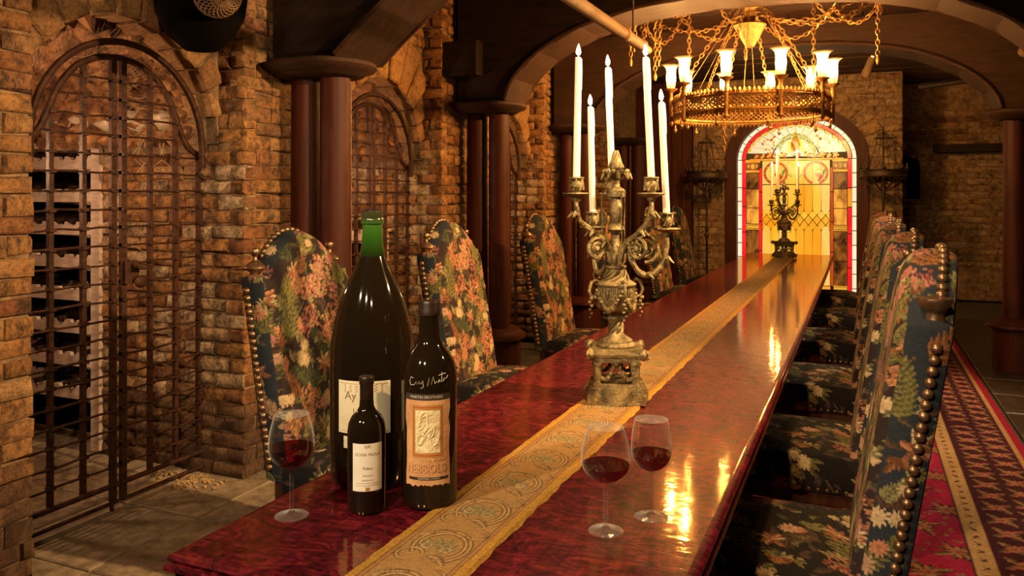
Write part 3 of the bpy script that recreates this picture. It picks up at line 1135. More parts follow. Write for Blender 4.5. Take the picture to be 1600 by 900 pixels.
def pane(poly, mat, ins=0.0052, y0=None):
    """poly relative to (XC, 0); shrink slightly about the centroid to leave the lead line"""
    cx = sum(p[0] for p in poly) / len(poly)
    cz = sum(p[1] for p in poly) / len(poly)
    pp = []
    for (x, z) in poly:
        d = math.hypot(x - cx, z - cz) + 1e-6
        k = max(0.3, 1 - ins * 1.25 / d)
        pp.append((XC + cx + (x - cx) * k, cz + (z - cz) * k))
    m = MB().prism(pp, YP0 if y0 is None else y0, YP1)
    return m.build('pane', M[mat], WIN, False)


def rect(x0, x1, z0, z1, mat, ins=0.0052):
    return pane([(x0, z0), (x1, z0), (x1, z1), (x0, z1)], mat, ins)


rw = random.Random(21)
# white outer border and red strip, sides
for s in (-1, 1):
    z = 0.04
    while z < ZS - 0.01:
        z2 = min(z + 0.19, ZS)
        rect(*sorted((s * 0.70, s * 0.755)), z, z2, 'p_white')
        z = z2
    for (za, zb, mt) in ((0.04, 0.5, 'p_red'), (0.5, 0.95, 'p_red'), (0.95, 1.3, 'p_red'), (1.3, 1.55, 'p_amber' if s > 0 else 'p_red'), (1.55, ZS, 'p_red')):
        rect(*sorted((s * 0.645, s * 0.70)), za, zb, mt)
    # inner red strip
    for (za, zb) in ((0.25, 0.7), (0.7, 1.1), (1.1, 1.5), (1.5, 1.83)):
        rect(*sorted((s * 0.435, s * 0.472)), za, zb, 'p_red' if s < 0 else 'p_rust')
    # pilaster glass
    a, b_ = sorted((s * 0.475, s * 0.64))
    for (za, zb, mt) in ((0.25, 0.58, 'p_brown'), (0.58, 0.98, 'p_brown'), (1.06, 1.28, 'p_fire'), (1.28, 1.54, 'p_fire'), (1.54, 1.76, 'p_brown')):
        rect(a, b_, za, zb, mt)
    for zc_ in (0.225, 1.02):
        rect(a - 0.005, b_ + 0.005, zc_ + 0.022, zc_ + 0.034, 'p_amber', 0.001)
        rect(a - 0.005, b_ + 0.005, zc_ - 0.036, zc_ - 0.024, 'p_amber', 0.001)
        n = 8
        for i in range(n):
            xx = a + (b_ - a) * (i + 0.5) / n
            pane([(xx + 0.0095 * math.cos(q * PI / 4), zc_ + 0.02 * math.sin(q * PI / 4)) for q in range(8)], 'p_yellow', 0.001)
    # capital
    rect(a - 0.02, b_ + 0.02, 1.90, ZS, 'p_amber')
    rect(a - 0.01, b_ + 0.01, 1.765, 1.80, 'p_amber')
    rect(a - 0.015, b_ + 0.015, 1.802, 1.897, 'p_brown', 0.001)
    for (cx_, r_) in ((a + 0.025, 0.022), ((a + b_) / 2, 0.03), (b_ - 0.025, 0.022)):
        pane([(cx_ + r_ * math.cos(q * PI / 5), 1.85 + r_ * 1.4 * math.sin(q * PI / 5)) for q in range(10)], 'p_fire', 0.003, YP0 - 0.006)
    # base block with green frame
    rect(a - 0.03, b_ + 0.0, 0.075, 0.15, 'p_white')
    rect(a - 0.03, b_ + 0.0, 0.158, 0.178, 'p_olive', 0.002)
    rect(a - 0.03, b_ + 0.0, 0.048, 0.068, 'p_olive', 0.002)
rect(-0.44, 0.44, 0.045, 0.19, 'p_gold')
rect(-0.44, 0.44, 0.195, 0.245, 'p_amber')
# arch rings


def el(k, t):
    return ((GA - k) * math.cos(t), ZS + (GB - k) * math.sin(t))


def seg(k0, k1, t0, t1, mat, n=4, ins=0.004):
    poly = [el(k0, t0 + (t1 - t0) * i / n) for i in range(n + 1)] + [el(k1, t1 + (t0 - t1) * i / n) for i in range(n + 1)]
    return pane(poly, mat, ins)


for i in range(15):
    seg(0.0, 0.052, PI * i / 15, PI * (i + 1) / 15, 'p_white')
for i in range(6):
    seg(0.056, 0.105, PI * i / 6, PI * (i + 1) / 6, 'p_red')
NW = 16
for i in range(NW):
    t0, t1 = PI * i / NW, PI * (i + 1) / NW
    tm = (t0 + t1) / 2
    p0, p1 = el(0.11, t0), el(0.11, t1)
    inner = [(0.30 * math.cos(t1), ZS + 0.03 + 0.26 * math.sin(t1)), (0.30 * math.cos(t0), ZS + 0.03 + 0.26 * math.sin(t0))]
    sc = []
    for q in range(5):
        u = q / 4
        d = 0.11 + 0.035 * math.sin(PI * u)
        sc.append(el(d, t0 + (t1 - t0) * u))
    if 0 < i < NW - 1:
        pane(sc + inner, 'p_cream')
        pane([el(0.11, t0 + (t1 - t0) * u) for u in (0.08, 0.5, 0.92)] + [sc[3], sc[2], sc[1]], 'p_yellow', 0.001)
# lunette ground behind the wreath
for i in range(8):
    t0, t1 = PI * i / 8, PI * (i + 1) / 8
    pane([(0.295 * math.cos(t0), ZS + 0.03 + 0.255 * math.sin(t0)), (0.295 * math.cos(t1), ZS + 0.03 + 0.255 * math.sin(t1)), (0.02 * math.cos((t0 + t1) / 2), ZS + 0.04)], 'p_cream')
YF = YP0 - 0.006


def blob(cx, cz, rx, rz_, mat, rot=0.0, n=10, y0=None):
    pts = []
    for q in range(n):
        a = 2 * PI * q / n
        x, z = rx * math.cos(a), rz_ * math.sin(a)
        pts.append((cx + x * math.cos(rot) - z * math.sin(rot), cz + x * math.sin(rot) + z * math.cos(rot)))
    return pane(pts, mat, 0.0, YF if y0 is None else y0)


# wreath of leaves with red and yellow flowers
for i in range(22):
    a = PI * (0.02 + 0.96 * i / 21)
    for (dr, da) in ((0.0, 0.9), (0.035, -0.7)):
        r_ = 0.20 + dr
        blob(r_ * math.cos(a) * 1.05, ZS + 0.09 + r_ * math.sin(a) * 1.05, 0.030, 0.011, 'p_green' if (i + (dr > 0)) % 3 else 'p_olive', a + PI / 2 + da, 8)
blob(0.0, ZS + 0.20, 0.062, 0.10, 'p_rust')
blob(-0.06, ZS + 0.17, 0.05, 0.08, 'p_amber', 0.3)
blob(0.065, ZS + 0.20, 0.035, 0.11, 'p_yellow', 0.35)
blob(0.0, ZS + 0.31, 0.03, 0.07, 'p_gold')
blob(0.035, ZS + 0.06, 0.035, 0.03, 'p_red')
for s in (-1, 1):
    for (x, z, r_, mt) in ((0.15, 0.07, 0.042, 'p_yellow'), (0.24, 0.05, 0.035, 'p_gold'), (0.33, 0.06, 0.042, 'p_amber'), (0.42, 0.045, 0.03, 'p_yellow'), (0.50, 0.05, 0.036, 'p_fire')):
        for q in range(5):
            blob(s * x + r_ * 0.75 * math.cos(q * 2 * PI / 5), ZS + z + r_ * 0.75 * math.sin(q * 2 * PI / 5), r_ * 0.5, r_ * 0.42, mt if q % 2 else 'p_rust', q * 2 * PI / 5, 7)
        blob(s * x, ZS + z, r_ * 0.35, r_ * 0.35, 'p_yellow', 0, 7, YF - 0.003)
    for q in range(9):
        a = 0.2 + q * 0.62
        blob(s * (0.35 + 0.075 * math.cos(a)), ZS + 0.20 + 0.07 * math.sin(a), 0.022, 0.011, ('p_rust', 'p_amber', 'p_olive')[q % 3], a + PI / 2, 7)
    for q in range(3):
        blob(s * (0.27 + 0.02 * q), ZS + 0.31 - 0.02 * q, 0.022, 0.014, ('p_rust', 'p_amber', 'p_brown')[q], 0.7, 7)
rect(-0.60, 0.60, ZS - 0.012, ZS + 0.012, 'p_amber', 0.002)
# centre field: long strips, ogee lattice
cols = ['p_pale', 'p_yellow', 'p_pale', 'p_yellow', 'p_gold', 'p_gold', 'p_yellow', 'p_pale']
W8 = 0.43 * 2 / 8
Z0, Z1, Z2, Z3, Z4 = 1.257, 1.19, 1.125, 1.055, 0.98


def arc_(xa, za, xb, zb, bow):
    return [(xa + (xb - xa) * u, za + (zb - za) * (u ** bow)) for u in (0.0, 0.33, 0.66, 1.0)]


for i in range(8):
    xa = -0.43 + i * W8
    xb, xm = xa + W8, xa + W8 / 2
    mt = cols[i]
    pane([(xa, 1.60), (xa, Z0)] + [(xa + W8 * 0.22, Z0 - 0.045), (xm, Z1), (xb - W8 * 0.22, Z0 - 0.045)] + [(xb, Z0), (xb, 1.60)], mt)
    pane([(xa, 1.60), (xb, 1.60), (xb, ZS - 0.012), (xa, ZS - 0.012)], 'p_yellow' if i in (3, 4) else 'p_pale')
    pane([(xa, 0.60), (xa, Z4)] + [(xa + W8 * 0.22, Z4 + 0.05), (xm, Z3), (xb - W8 * 0.22, Z4 + 0.05)] + [(xb, Z4), (xb, 0.60)], mt if rw.random() < 0.7 else 'p_gold')
    pane([(xa, 0.25), (xb, 0.25), (xb, 0.60), (xa, 0.60)], mt)
    pane([(xm, Z1), (xb, Z2), (xm, Z3), (xa, Z2)], 'p_gold')
for i in range(9):
    x = -0.43 + i * W8
    l, r_ = max(x - W8 / 2, -0.43), min(x + W8 / 2, 0.43)
    pane([(x, Z0 - 0.004), (r_, Z1), (x, Z2), (l, Z1)], 'p_yellow')
    pane([(x, Z2), (r_, Z3), (x, Z4 + 0.004), (l, Z3)], 'p_gold')
# two red scroll rings with bird-like leaves
for s in (-1, 1):
    cx, cz, r0, r1 = s * 0.255, 1.755, 0.125, 0.162
    for q in range(10):
        a0, a1 = 2 * PI * q / 10, 2 * PI * (q + 1) / 10
        if (q == 7 and s > 0) or (q == 7 and s < 0):
            continue
        pane([(cx + r0 * math.cos(a0 + (a1 - a0) * u), cz + r0 * math.sin(a0 + (a1 - a0) * u)) for u in (0, 0.5, 1)] +
             [(cx + r1 * math.cos(a0 + (a1 - a0) * u), cz + r1 * math.sin(a0 + (a1 - a0) * u)) for u in (1, 0.5, 0)], 'p_rust', 0.002, YF)
    blob(cx + 0.03, cz - 0.03, 0.05, 0.03, 'p_rust', -0.4)
    blob(cx + 0.06, cz - 0.07, 0.055, 0.022, 'p_rust', 0.9)
    blob(cx + 0.10, cz + 0.01, 0.018, 0.045, 'p_green', -0.3)
    blob(cx + 0.02, cz + 0.04, 0.05, 0.01, 'p_amber', 0.4)
    pane([(s * 0.10, 1.90), (s * 0.02, 1.82), (s * 0.02, 1.72), (s * 0.085, 1.80)], 'p_pale', 0.002, YF)
    blob(s * 0.07, 1.72, 0.035, 0.012, 'p_olive', s * 0.6)


# ------------------------------------------------------------------ iron gates
WP = [0, 0.10, 0.22, 0.32, 0.38, 0.43, 0.52]
ZP = [2.108, 2.10, 2.045, 1.93, 1.765, 1.70, 1.665]


def zt(w_):
    return float(np.interp(abs(w_), WP, ZP))


def gate_leaf(s, k, label):
    t = thing('iron_gate_leaf', (XG, YC(k), 0), label, 'gate', 'wrought-iron wine store gates')
    bars = [0.028, 0.185, 0.345, 0.505]
    for i, wv_ in enumerate(bars):
        y = s * wv_
        hw = 0.015 if i in (0, 3) else 0.011
        MB().box(-0.010, 0.010, y - hw, y + hw, 0.11 if i else 0.02, zt(wv_) - 0.005).build('stile' if i in (0, 3) else 'upright_bar', M['iron'], t, False)
    z = 0.20
    cl = MB()
    r_ = random.Random(k * 2 + s + 5)
    while z < 2.06:
        wmax = 0.505
        for q in range(60):
            if zt(wmax) < z + 0.01:
                wmax -= 0.01
        if wmax > 0.08:
            dz = lambda: r_.uniform(-0.004, 0.004)
            n = 5
            pts = [(0.014 + r_.uniform(-0.002, 0.002), s * (0.02 + (wmax - 0.02) * i / n), z + dz()) for i in range(n + 1)]
            MB().tube(pts, 0.0055, 6).build('cross_rod', M['iron'], t)
            for wv_ in bars:
                if wv_ < wmax + 0.02:
                    cl.box(-0.012, 0.022, s * wv_ - 0.015, s * wv_ + 0.015, z - 0.008, z + 0.008)
        z += 0.0855
    c = cl.build('rod_collars', M['iron'], t, False)
    c['kind'] = 'stuff'
    for (z0, zz) in ((0.11, 0.013), (0.03, 0.010)):
        MB().tube([(0.01, s * 0.01, z0), (0.01, s * 0.51, z0)], zz, 8).build('bottom_rail', M['iron'], t)
    pts = []
    for i in range(25):
        wv_ = 0.52 * i / 24
        pts.append((0.0, s * wv_, float(np.interp(wv_, WP, ZP))))
    # smooth the profile a little
    for _ in range(2):
        pts = [pts[0]] + [tuple((a + 2 * b_ + c_) / 4 for a, b_, c_ in zip(p, q, r2)) for p, q, r2 in zip(pts[:-2], pts[1:-1], pts[2:])] + [pts[-1]]
    MB().tube(pts, 0.016, 8).build('arched_top_rail', M['iron'], t)
    h = MB().tube([(0.0, s * 0.505, 1.655), (0.0, s * 0.56, 1.655)], 0.02, 8).build('hinge', M['iron'], t)
    MB().tube([(0.0, s * 0.525, 1.66), (0.0, s * 0.52, 1.70), (0.0, s * 0.545, 1.715)], 0.006, 6).build('hinge_pin', M['iron'], h)
    if s < 0:
        MB().tube([(0.03, -0.06, 0.005), (0.03, -0.06, 0.30), (0.03, -0.085, 0.33)], 0.009, 6).build('drop_bolt', M['iron'], t)
    else:
        lk = MB().box(0.005, 0.035, 0.01, 0.09, 1.045, 1.15).build('lock_box', M['iron'], t, False)
        MB().tube([(0.035, 0.05, 1.13), (0.075, 0.05, 1.12), (0.075, 0.10, 1.115)], 0.009, 6).build('latch_handle', M['iron'], lk)
        MB().ball((0.05, 0.09, 1.05), 0.035, 8, 6, (0.4, 1.2, 0.9)).build('padlock', M['iron'], lk)
    return t


for k in range(3):
    gate_leaf(-1, k, ['near leaf of the first rusty iron gate, in front of the wine rack', 'near leaf of the second iron gate, mostly behind the paired columns',
                      'near leaf of the third iron gate, behind the second pair of columns'][k])
    gate_leaf(1, k, ['far leaf of the first rusty iron gate, with latch and padlock', 'far leaf of the second iron gate, just beyond the green bottle neck',
                     'far leaf of the third iron gate, at the orange-lit brick pier'][k])
    pts = [(XG + 0.05, YC(k) + 0.475 * math.cos(PI * i / 28), 1.70 + 0.475 * math.sin(PI * i / 28)) for i in range(29)]
    m = MB().tube([(XG + 0.05, YC(k) + 0.475, 1.60)] + pts + [(XG + 0.05, YC(k) - 0.475, 1.60)], 0.016, 8)
    tag(m.build('iron_arch_band', M['iron'], None), 'round iron band framing the top of the %s gate' % ORD[k], 'gate frame')


# ------------------------------------------------------------------ wine racks with bottles
def rail_mesh(x0, x1, h, pitch, r):
    poly = [(x0, 0), (x1, 0), (x1, h)]
    n = int((x1 - x0) / pitch)
    for i in range(n, 0, -1):
        cx = x0 + (i - 0.5) * (x1 - x0) / n
        poly += [(cx + r * math.cos(a), h - r * math.sin(a) * 0.9) for a in (0.0, PI / 4, PI / 2, 3 * PI / 4, PI)]
    poly.append((x0, h))
    return MB().prism(poly, -0.012, 0.012)


OR9 = ['first', 'second', 'third', 'fourth', 'fifth', 'sixth', 'seventh', 'eighth', 'ninth', 'tenth']


def wine_bottle(name, label):
    t = thing(name, (0, 0, 0), label, 'bottle')
    MB().lathe([(0.0, 0.0), (0.034, 0.0), (0.037, 0.01), (0.037, 0.19), (0.03, 0.215), (0.015, 0.235), (0.0135, 0.30), (0.0, 0.30)], 14).build('bottle_body', M['bottle'], t)
    MB().lathe([(0.0145, 0.25), (0.015, 0.302), (0.0, 0.303)], 10).build('capsule', M['capsule'], t)
    return t


for k in range(1):
    yr = YC(k) + 0.50
    t = thing('wine_rack', (-4.45, yr, 0), ['pale wooden wine rack with notched rails behind the first gate', 'pale wooden wine rack behind the second gate', 'pale wooden wine rack behind the third gate'][k], 'wine rack')
    RM = rail_mesh(-0.47, 0.47, 0.075, 0.088, 0.026).mesh('rail', M['rack'], False)
    PM = MB().box(-0.032, 0.032, -0.014, 0.014, 0.02, 1.86).mesh('post', M['rack'], False)
    for (x, y) in ((0.50, 0), (-0.50, 0), (0.50, 0.24), (-0.50, 0.24)):
        link('post', PM, t).location = (x, y, 0)
    z = 0.30
    lv = []
    while z < 1.65:
        for y in (-0.004, 0.24):
            link('notched_rail', RM, t).location = (0, y, z)
        lv.append(z)
        z += 0.187
    MB().box(-0.53, 0.53, -0.02, 0.26, 1.72, 1.80).build('top_board', M['rack'], t, False)
    MB().box(-0.53, 0.53, 0.28, 0.30, 0.0, 1.80).build('rack_shade_sheet', M['black_tin_shade'], t, False)  # black sheet painting the dark void behind the bottles
    for i, z in enumerate(lv):
        q = MB().tube([(0.44, 0.0, z - 0.005), (-0.42, 0.2, z + 0.02)], 0.012, 4).build('slat', M['rack'], t)
    rb = random.Random(40 + k)
    first = None
    for li, z in enumerate(lv):
        for i in range(3, 10):
            if rb.random() > (0.75 if li > 4 else 0.32):
                continue
            lab = 'dark bottle neck on the %s rack shelf from the top, %s from the post' % (OR9[len(lv) - 1 - li], OR9[9 - i])
            if first is None:
                first = b_ = wine_bottle('stored_wine_bottle', lab)
                b_['group'] = 'bottles lying in the racks'
            else:
                b_ = dup(first, None, None, lab)
            b_.location = (-4.45 - 0.47 + (i + 0.5) * 0.094, yr + 0.262, z + 0.083)
            b_.rotation_euler = (PI / 2, 0, rb.uniform(-0.03, 0.03))
# a few bottles on a shelf seen through the second gate
for k in (1,):
    y = YC(k) + 0.36
    t = thing('bottle_shelf', (-3.66, y, 1.20), 'small pale shelf with bottles seen through the second gate', 'shelf')
    MB().box(-0.33, 0.33, -0.12, 0.12, -0.02, 0.0).build('shelf_board', M['rack'], t, False)
    MB().box(-0.33, 0.33, -0.12, -0.10, -0.10, -0.02).build('front_rail', M['rack'], t, False)
    for s in (-1, 1):
        MB().box(s * 0.30 - 0.02, s * 0.30 + 0.02, -0.1, 0.1, -1.2, -0.02).build('leg', M['rack'], t, False)
    for i, x in enumerate((-0.22, -0.05, 0.12)):
        b_ = dup(first, None, None, ['bottle lying on the small shelf behind the second gate, at its near end', 'bottle lying on the small shelf behind the second gate, in the middle',
                                     'bottle lying on the small shelf behind the second gate, at its far end'][i], 'bottles on the small shelf')
        b_.location = (-3.66 + x, y + 0.1, 1.237)
        b_.rotation_euler = (PI / 2, 0, 0.1 * i)

# crumbled mortar at the gate foot
m = MB()
rd = random.Random(4)
for i in range(260):
    x, y = XG + 0.02 + abs(rd.gauss(0, 0.10)), 3.20 - abs(rd.gauss(0, 0.10))
    if rd.random() < 0.35:
        x, y = XG + rd.uniform(-0.25, 0.0), 3.18 - abs(rd.gauss(0, 0.06))
    r_ = rd.uniform(0.003, 0.011)
    m.ball((x, y, r_ * 0.6), r_, 5, 3, (rd.uniform(0.8, 1.4), 1, 0.7))
o = m.build('mortar_crumbs', M['debris'], None, True)
tag(o, 'crumbled mortar heaped at the foot of the first gate', 'rubble', kind='stuff')
# cobwebs in the vault over the first gate
m = MB()
rd = random.Random(14)
for i in range(110):
    a0 = rd.uniform(0.15, PI - 0.15)
    a1 = a0 + rd.gauss(0, 0.16)
    r0, r1 = 0.54, rd.uniform(0.36, 0.54)
    x0 = XA - rd.uniform(0.10, 0.5)
    p = Vector((x0, YC(0) + r0 * math.cos(a0), 1.72 + r0 * math.sin(a0)))
    q = Vector((x0 - rd.uniform(0, 0.3), YC(0) + r1 * math.cos(a1), 1.72 + r1 * abs(math.sin(a1))))
    sag = rd.uniform(0.02, 0.10)
    pts = []
    for j in range(7):
        u = j / 6
        c = p.lerp(q, u)
        c.z -= sag * 4 * u * (1 - u)
        c.x += rd.uniform(-0.006, 0.006)
        c.y += rd.uniform(-0.006, 0.006)
        pts.append(c)
    m.tube(pts, rd.uniform(0.0006, 0.0016), 3, caps=False)
for i in range(5):
    y = YC(0) + rd.uniform(0.1, 0.3)
    m.tube([(XG - 0.02, y + rd.uniform(-0.02, 0.02) * j, 1.75 - j * 0.05) for j in range(5)], 0.0018, 3, caps=False)
o = m.build('cobweb', M['web'], None, True)
tag(o, 'dusty cobweb strands hanging in the vault above the first gate', 'cobweb', kind='stuff')

# ------------------------------------------------------------------ table
TX0, TX1, TY0, TY1, TZ = -1.252, -0.272, 1.18, 10.05, 0.76
TXC = (TX0 + TX1) / 2
TB = thing('banquet_table', (TXC, (TY0 + TY1) / 2, 0), 'very long glossy red mahogany banquet table with moulded edge', 'table')
HX, YM = (TX1 - TX0) / 2, (TY0 + TY1) / 2
secs = [(TY0, 3.85), (3.85, 6.88), (6.88, TY1)]
for i, (a, b_) in enumerate(secs):
    g_ = 0.0012
    ya, yb = a - YM + (0.022 if i == 0 else g_), b_ - YM - (0.022 if i == 2 else g_)
    m = MB()
    n = 30
    # flat top in strips so the figure stays smooth, with rounded long edges
    m.box(-HX + 0.022, HX - 0.022, ya, yb, 0.728, 0.76)
    m.build('tabletop', M['mahogany'], TB, False)
prof = [(-0.03, 0.7595), (-0.012, 0.759), (-0.004, 0.755), (0.0, 0.749), (-0.003, 0.744), (-0.008, 0.743), (-0.008, 0.740), (0.0, 0.738), (0.004, 0.733),
        (0.004, 0.727), (-0.002, 0.722), (-0.010, 0.720), (-0.012, 0.712), (-0.03, 0.708), (-0.06, 0.708)]
loop = [(-HX, TY0 - YM), (HX, TY0 - YM), (HX, TY1 - YM), (-HX, TY1 - YM)]
vs, fs = [], []
for (sx, sy) in ((-1, -1), (1, -1), (1, 1), (-1, 1)):
    for (d, z) in prof:
        vs.append((sx * (HX + d), sy * ((TY1 - TY0) / 2 + d), z))
n = len(prof)
for c in range(4):
    c2 = (c + 1) % 4
    for i in range(n - 1):
        fs.append((c * n + i, c2 * n + i, c2 * n + i + 1, c * n + i + 1))
MB().add(vs, fs).build('edge_moulding', M['mahogany'], TB, True, 50)
ap = MB()
for s in (-1, 1):
    ap.box(s * (HX - 0.09) - 0.012, s * (HX - 0.09) + 0.012, TY0 - YM + 0.1, TY1 - YM - 0.1, 0.62, 0.712)
    ap.box(-HX + 0.09, HX - 0.09, s * ((TY1 - TY0) / 2 - 0.1) - 0.012, s * ((TY1 - TY0) / 2 - 0.1) + 0.012, 0.62, 0.712)
ap.build('apron', M['mahogany'], TB, False)
LEG = [(0.06, 0.0), (0.065, 0.02), (0.05, 0.05), (0.035, 0.08), (0.055, 0.16), (0.07, 0.25), (0.06, 0.34), (0.035, 0.42), (0.045, 0.45), (0.035, 0.48), (0.05, 0.56), (0.055, 0.62), (0.055, 0.71)]
lgm = MB().lathe(LEG, 16).mesh('leg', M['mahogany'], True)
for y in (TY0 + 0.35, 3.5, 4.2, 6.5, 7.25, TY1 - 0.35):
    for s in (-1, 1):
        link('leg', lgm, TB).location = (s * (HX - 0.2), y - YM, 0)

# ------------------------------------------------------------------ runner: woven scrollwork between ribbed ochre borders
RX0, RX1, RY0, RY1 = -0.873, -0.664, TY0 + 0.0, 10.02
RWD = RX1 - RX0
RL = 0.190                              # pattern repeat
cv = Canvas(RWD, RL, 0.0008, (0.34, 0.185, 0.062))
DK, MD, LTc = (0.13, 0.07, 0.026), (0.25, 0.14, 0.05), (0.47, 0.28, 0.11)
OL = (0.21, 0.16, 0.07)
mx = RWD / 2
for dy in (-RL, 0, RL):
    cy = RL * 0.45 + dy
    # big C-scroll of concentric cords
    for i, r_ in enumerate((0.062, 0.0575, 0.053, 0.0485, 0.044)):
        cv.ring(mx + 0.004, cy, r_, 0.0022, -1.2, 3.6, DK if i % 2 == 0 else LTc, -1.0 if i % 2 == 0 else 1.0, 1.22, 0.25)
    for i, r_ in enumerate((0.030, 0.026, 0.022)):
        cv.ring(mx - 0.040, cy - 0.052, r_, 0.002, 0.4, 4.9, DK if i % 2 == 0 else LTc, -1.0 if i % 2 == 0 else 1.0)
        cv.ring(mx + 0.050, cy + 0.070, r_ * 0.8, 0.002, 3.4, 8.0, DK if i % 2 == 0 else LTc, -1.0 if i % 2 == 0 else 1.0)
    # palmette inside the scroll, dark outlines round light lobes
    for q in range(6):
        a = 0.25 + q * 0.52
        L_ = 0.040 + 0.010 * math.sin(q * 0.62)
        cv.leaf(mx - 0.004, cy - 0.020, L_ + 0.006, 0.0135, a, OL, OL)
        cv.leaf(mx - 0.004, cy - 0.019, L_ + 0.002, 0.0095, a, (0.42, 0.29, 0.11), (0.34, 0.24, 0.09))
        cv.leaf(mx - 0.004, cy - 0.019, L_ - 0.006, 0.0028, a, OL, OL)
    for (ox, oy) in ((-0.024, -0.010), (0.020, -0.016)):
        for i in range(3):
            cv.ring(mx + ox, cy + oy, 0.014 - 0.0042 * i, 0.0018, 0, 6.3, OL if i % 2 == 0 else LTc, -1.0 if i % 2 == 0 else 1.0)
    # acanthus sweeping between the scrolls
    for q in range(6):
        cv.leaf(mx + 0.050 - q * 0.004, cy - 0.085 + q * 0.006, 0.060 - 0.005 * q, 0.0085, 2.2 + 0.16 * q, DK, DK)
        cv.leaf(mx + 0.050 - q * 0.004, cy - 0.085 + q * 0.006, 0.058 - 0.005 * q, 0.0058, 2.2 + 0.16 * q, LTc, (0.45, 0.27, 0.11))
    for q in range(4):
        cv.leaf(mx - 0.058 + q * 0.006, cy + 0.030 + q * 0.008, 0.045, 0.0065, 1.1 - 0.25 * q, DK, DK)
        cv.leaf(mx - 0.058 + q * 0.006, cy + 0.030 + q * 0.008, 0.042, 0.0042, 1.1 - 0.25 * q, LTc, (0.45, 0.27, 0.11))
xs = np.linspace(0, RWD, 88)
ysl = [RY0]
while ysl[-1] < RY1:
    y = ysl[-1]
    ysl.append(y + (0.0026 if y < 2.5 else 0.0045 if y < 3.6 else 0.009 if y < 5.5 else 0.02))
ys = np.array(ysl)
U, V = np.meshgrid(xs, ys)
rngn = np.random.RandomState(2)
colr = cv.sample(U, np.mod(V, RL))
hh = cv.hsample(U, np.mod(V, RL)) * 0.0008
e = np.minimum(U, RWD - U)
wob = 0.0015 * np.sin(V * 21) + 0.001 * np.sin(V * 57)
bord = e < 0.030 + wob
fr_ = e < 0.023 + wob
ribs = 0.55 + 0.45 * np.sin(V * 900 + np.sin(U * 300) * 0.5)
colr[bord] = np.array((0.36, 0.16, 0.05))
och = np.stack([0.46 * np.ones_like(U), 0.235 * np.ones_like(U), 0.035 * np.ones_like(U)], -1) * (0.6 + 0.55 * rngn.rand(*U.shape))[..., None]
colr[fr_] = och[fr_]
line = (np.abs(e - 0.0335) < 0.0018) | (np.abs(e - 0.0245) < 0.0012)
colr[line] = np.array((0.15, 0.075, 0.025))
colr *= (0.9 + 0.2 * rngn.rand(*U.shape))[..., None]
hh = np.where(bord, np.where(fr_, 0.001 * rngn.rand(*U.shape) + 0.0008, 0.0003), hh)
Zr = 0.7640 + hh + 0.0006 * np.sin(V * 9.0) * (e < 0.02)
Zr = np.where(e < 0.003, 0.7606, Zr)
edge_x = np.where(e < 0.001, np.where(U < mx, -1, 1) * (0.002 * np.sin(V * 33) + 0.0015 * np.sin(V * 81) + 0.001), 0)
me = grid_mesh('table_runner', RX0 + U + edge_x, V, Zr, M['runner'], colr)
tag(link('table_runner', me), 'long ochre woven table runner with embossed scroll pattern down the mahogany table', 'table runner')


# ------------------------------------------------------------------ tapestry cloth
CREAM, PINK, CORAL, ROSE = (0.52, 0.39, 0.22), (0.38, 0.16, 0.12), (0.46, 0.20, 0.10), (0.24, 0.055, 0.05)
OLV, DGR, SAGE, RUST = (0.19, 0.17, 0.055), (0.07, 0.085, 0.04), (0.25, 0.23, 0.10), (0.27, 0.11, 0.04)
BRN = (0.10, 0.05, 0.03)


def carnation(c, x, y, R, c1, c2, rg):
    """ragged layered bloom"""
    for (k, n) in ((1.0, 11), (0.74, 9), (0.48, 7), (0.26, 5)):
        q = rg.uniform(0.85, 1.1)
        c.flower(x, y, R * k, n, [u * q for u in c1], [u * 0.55 for u in c2], rg.uniform(0, 6), 0.22)


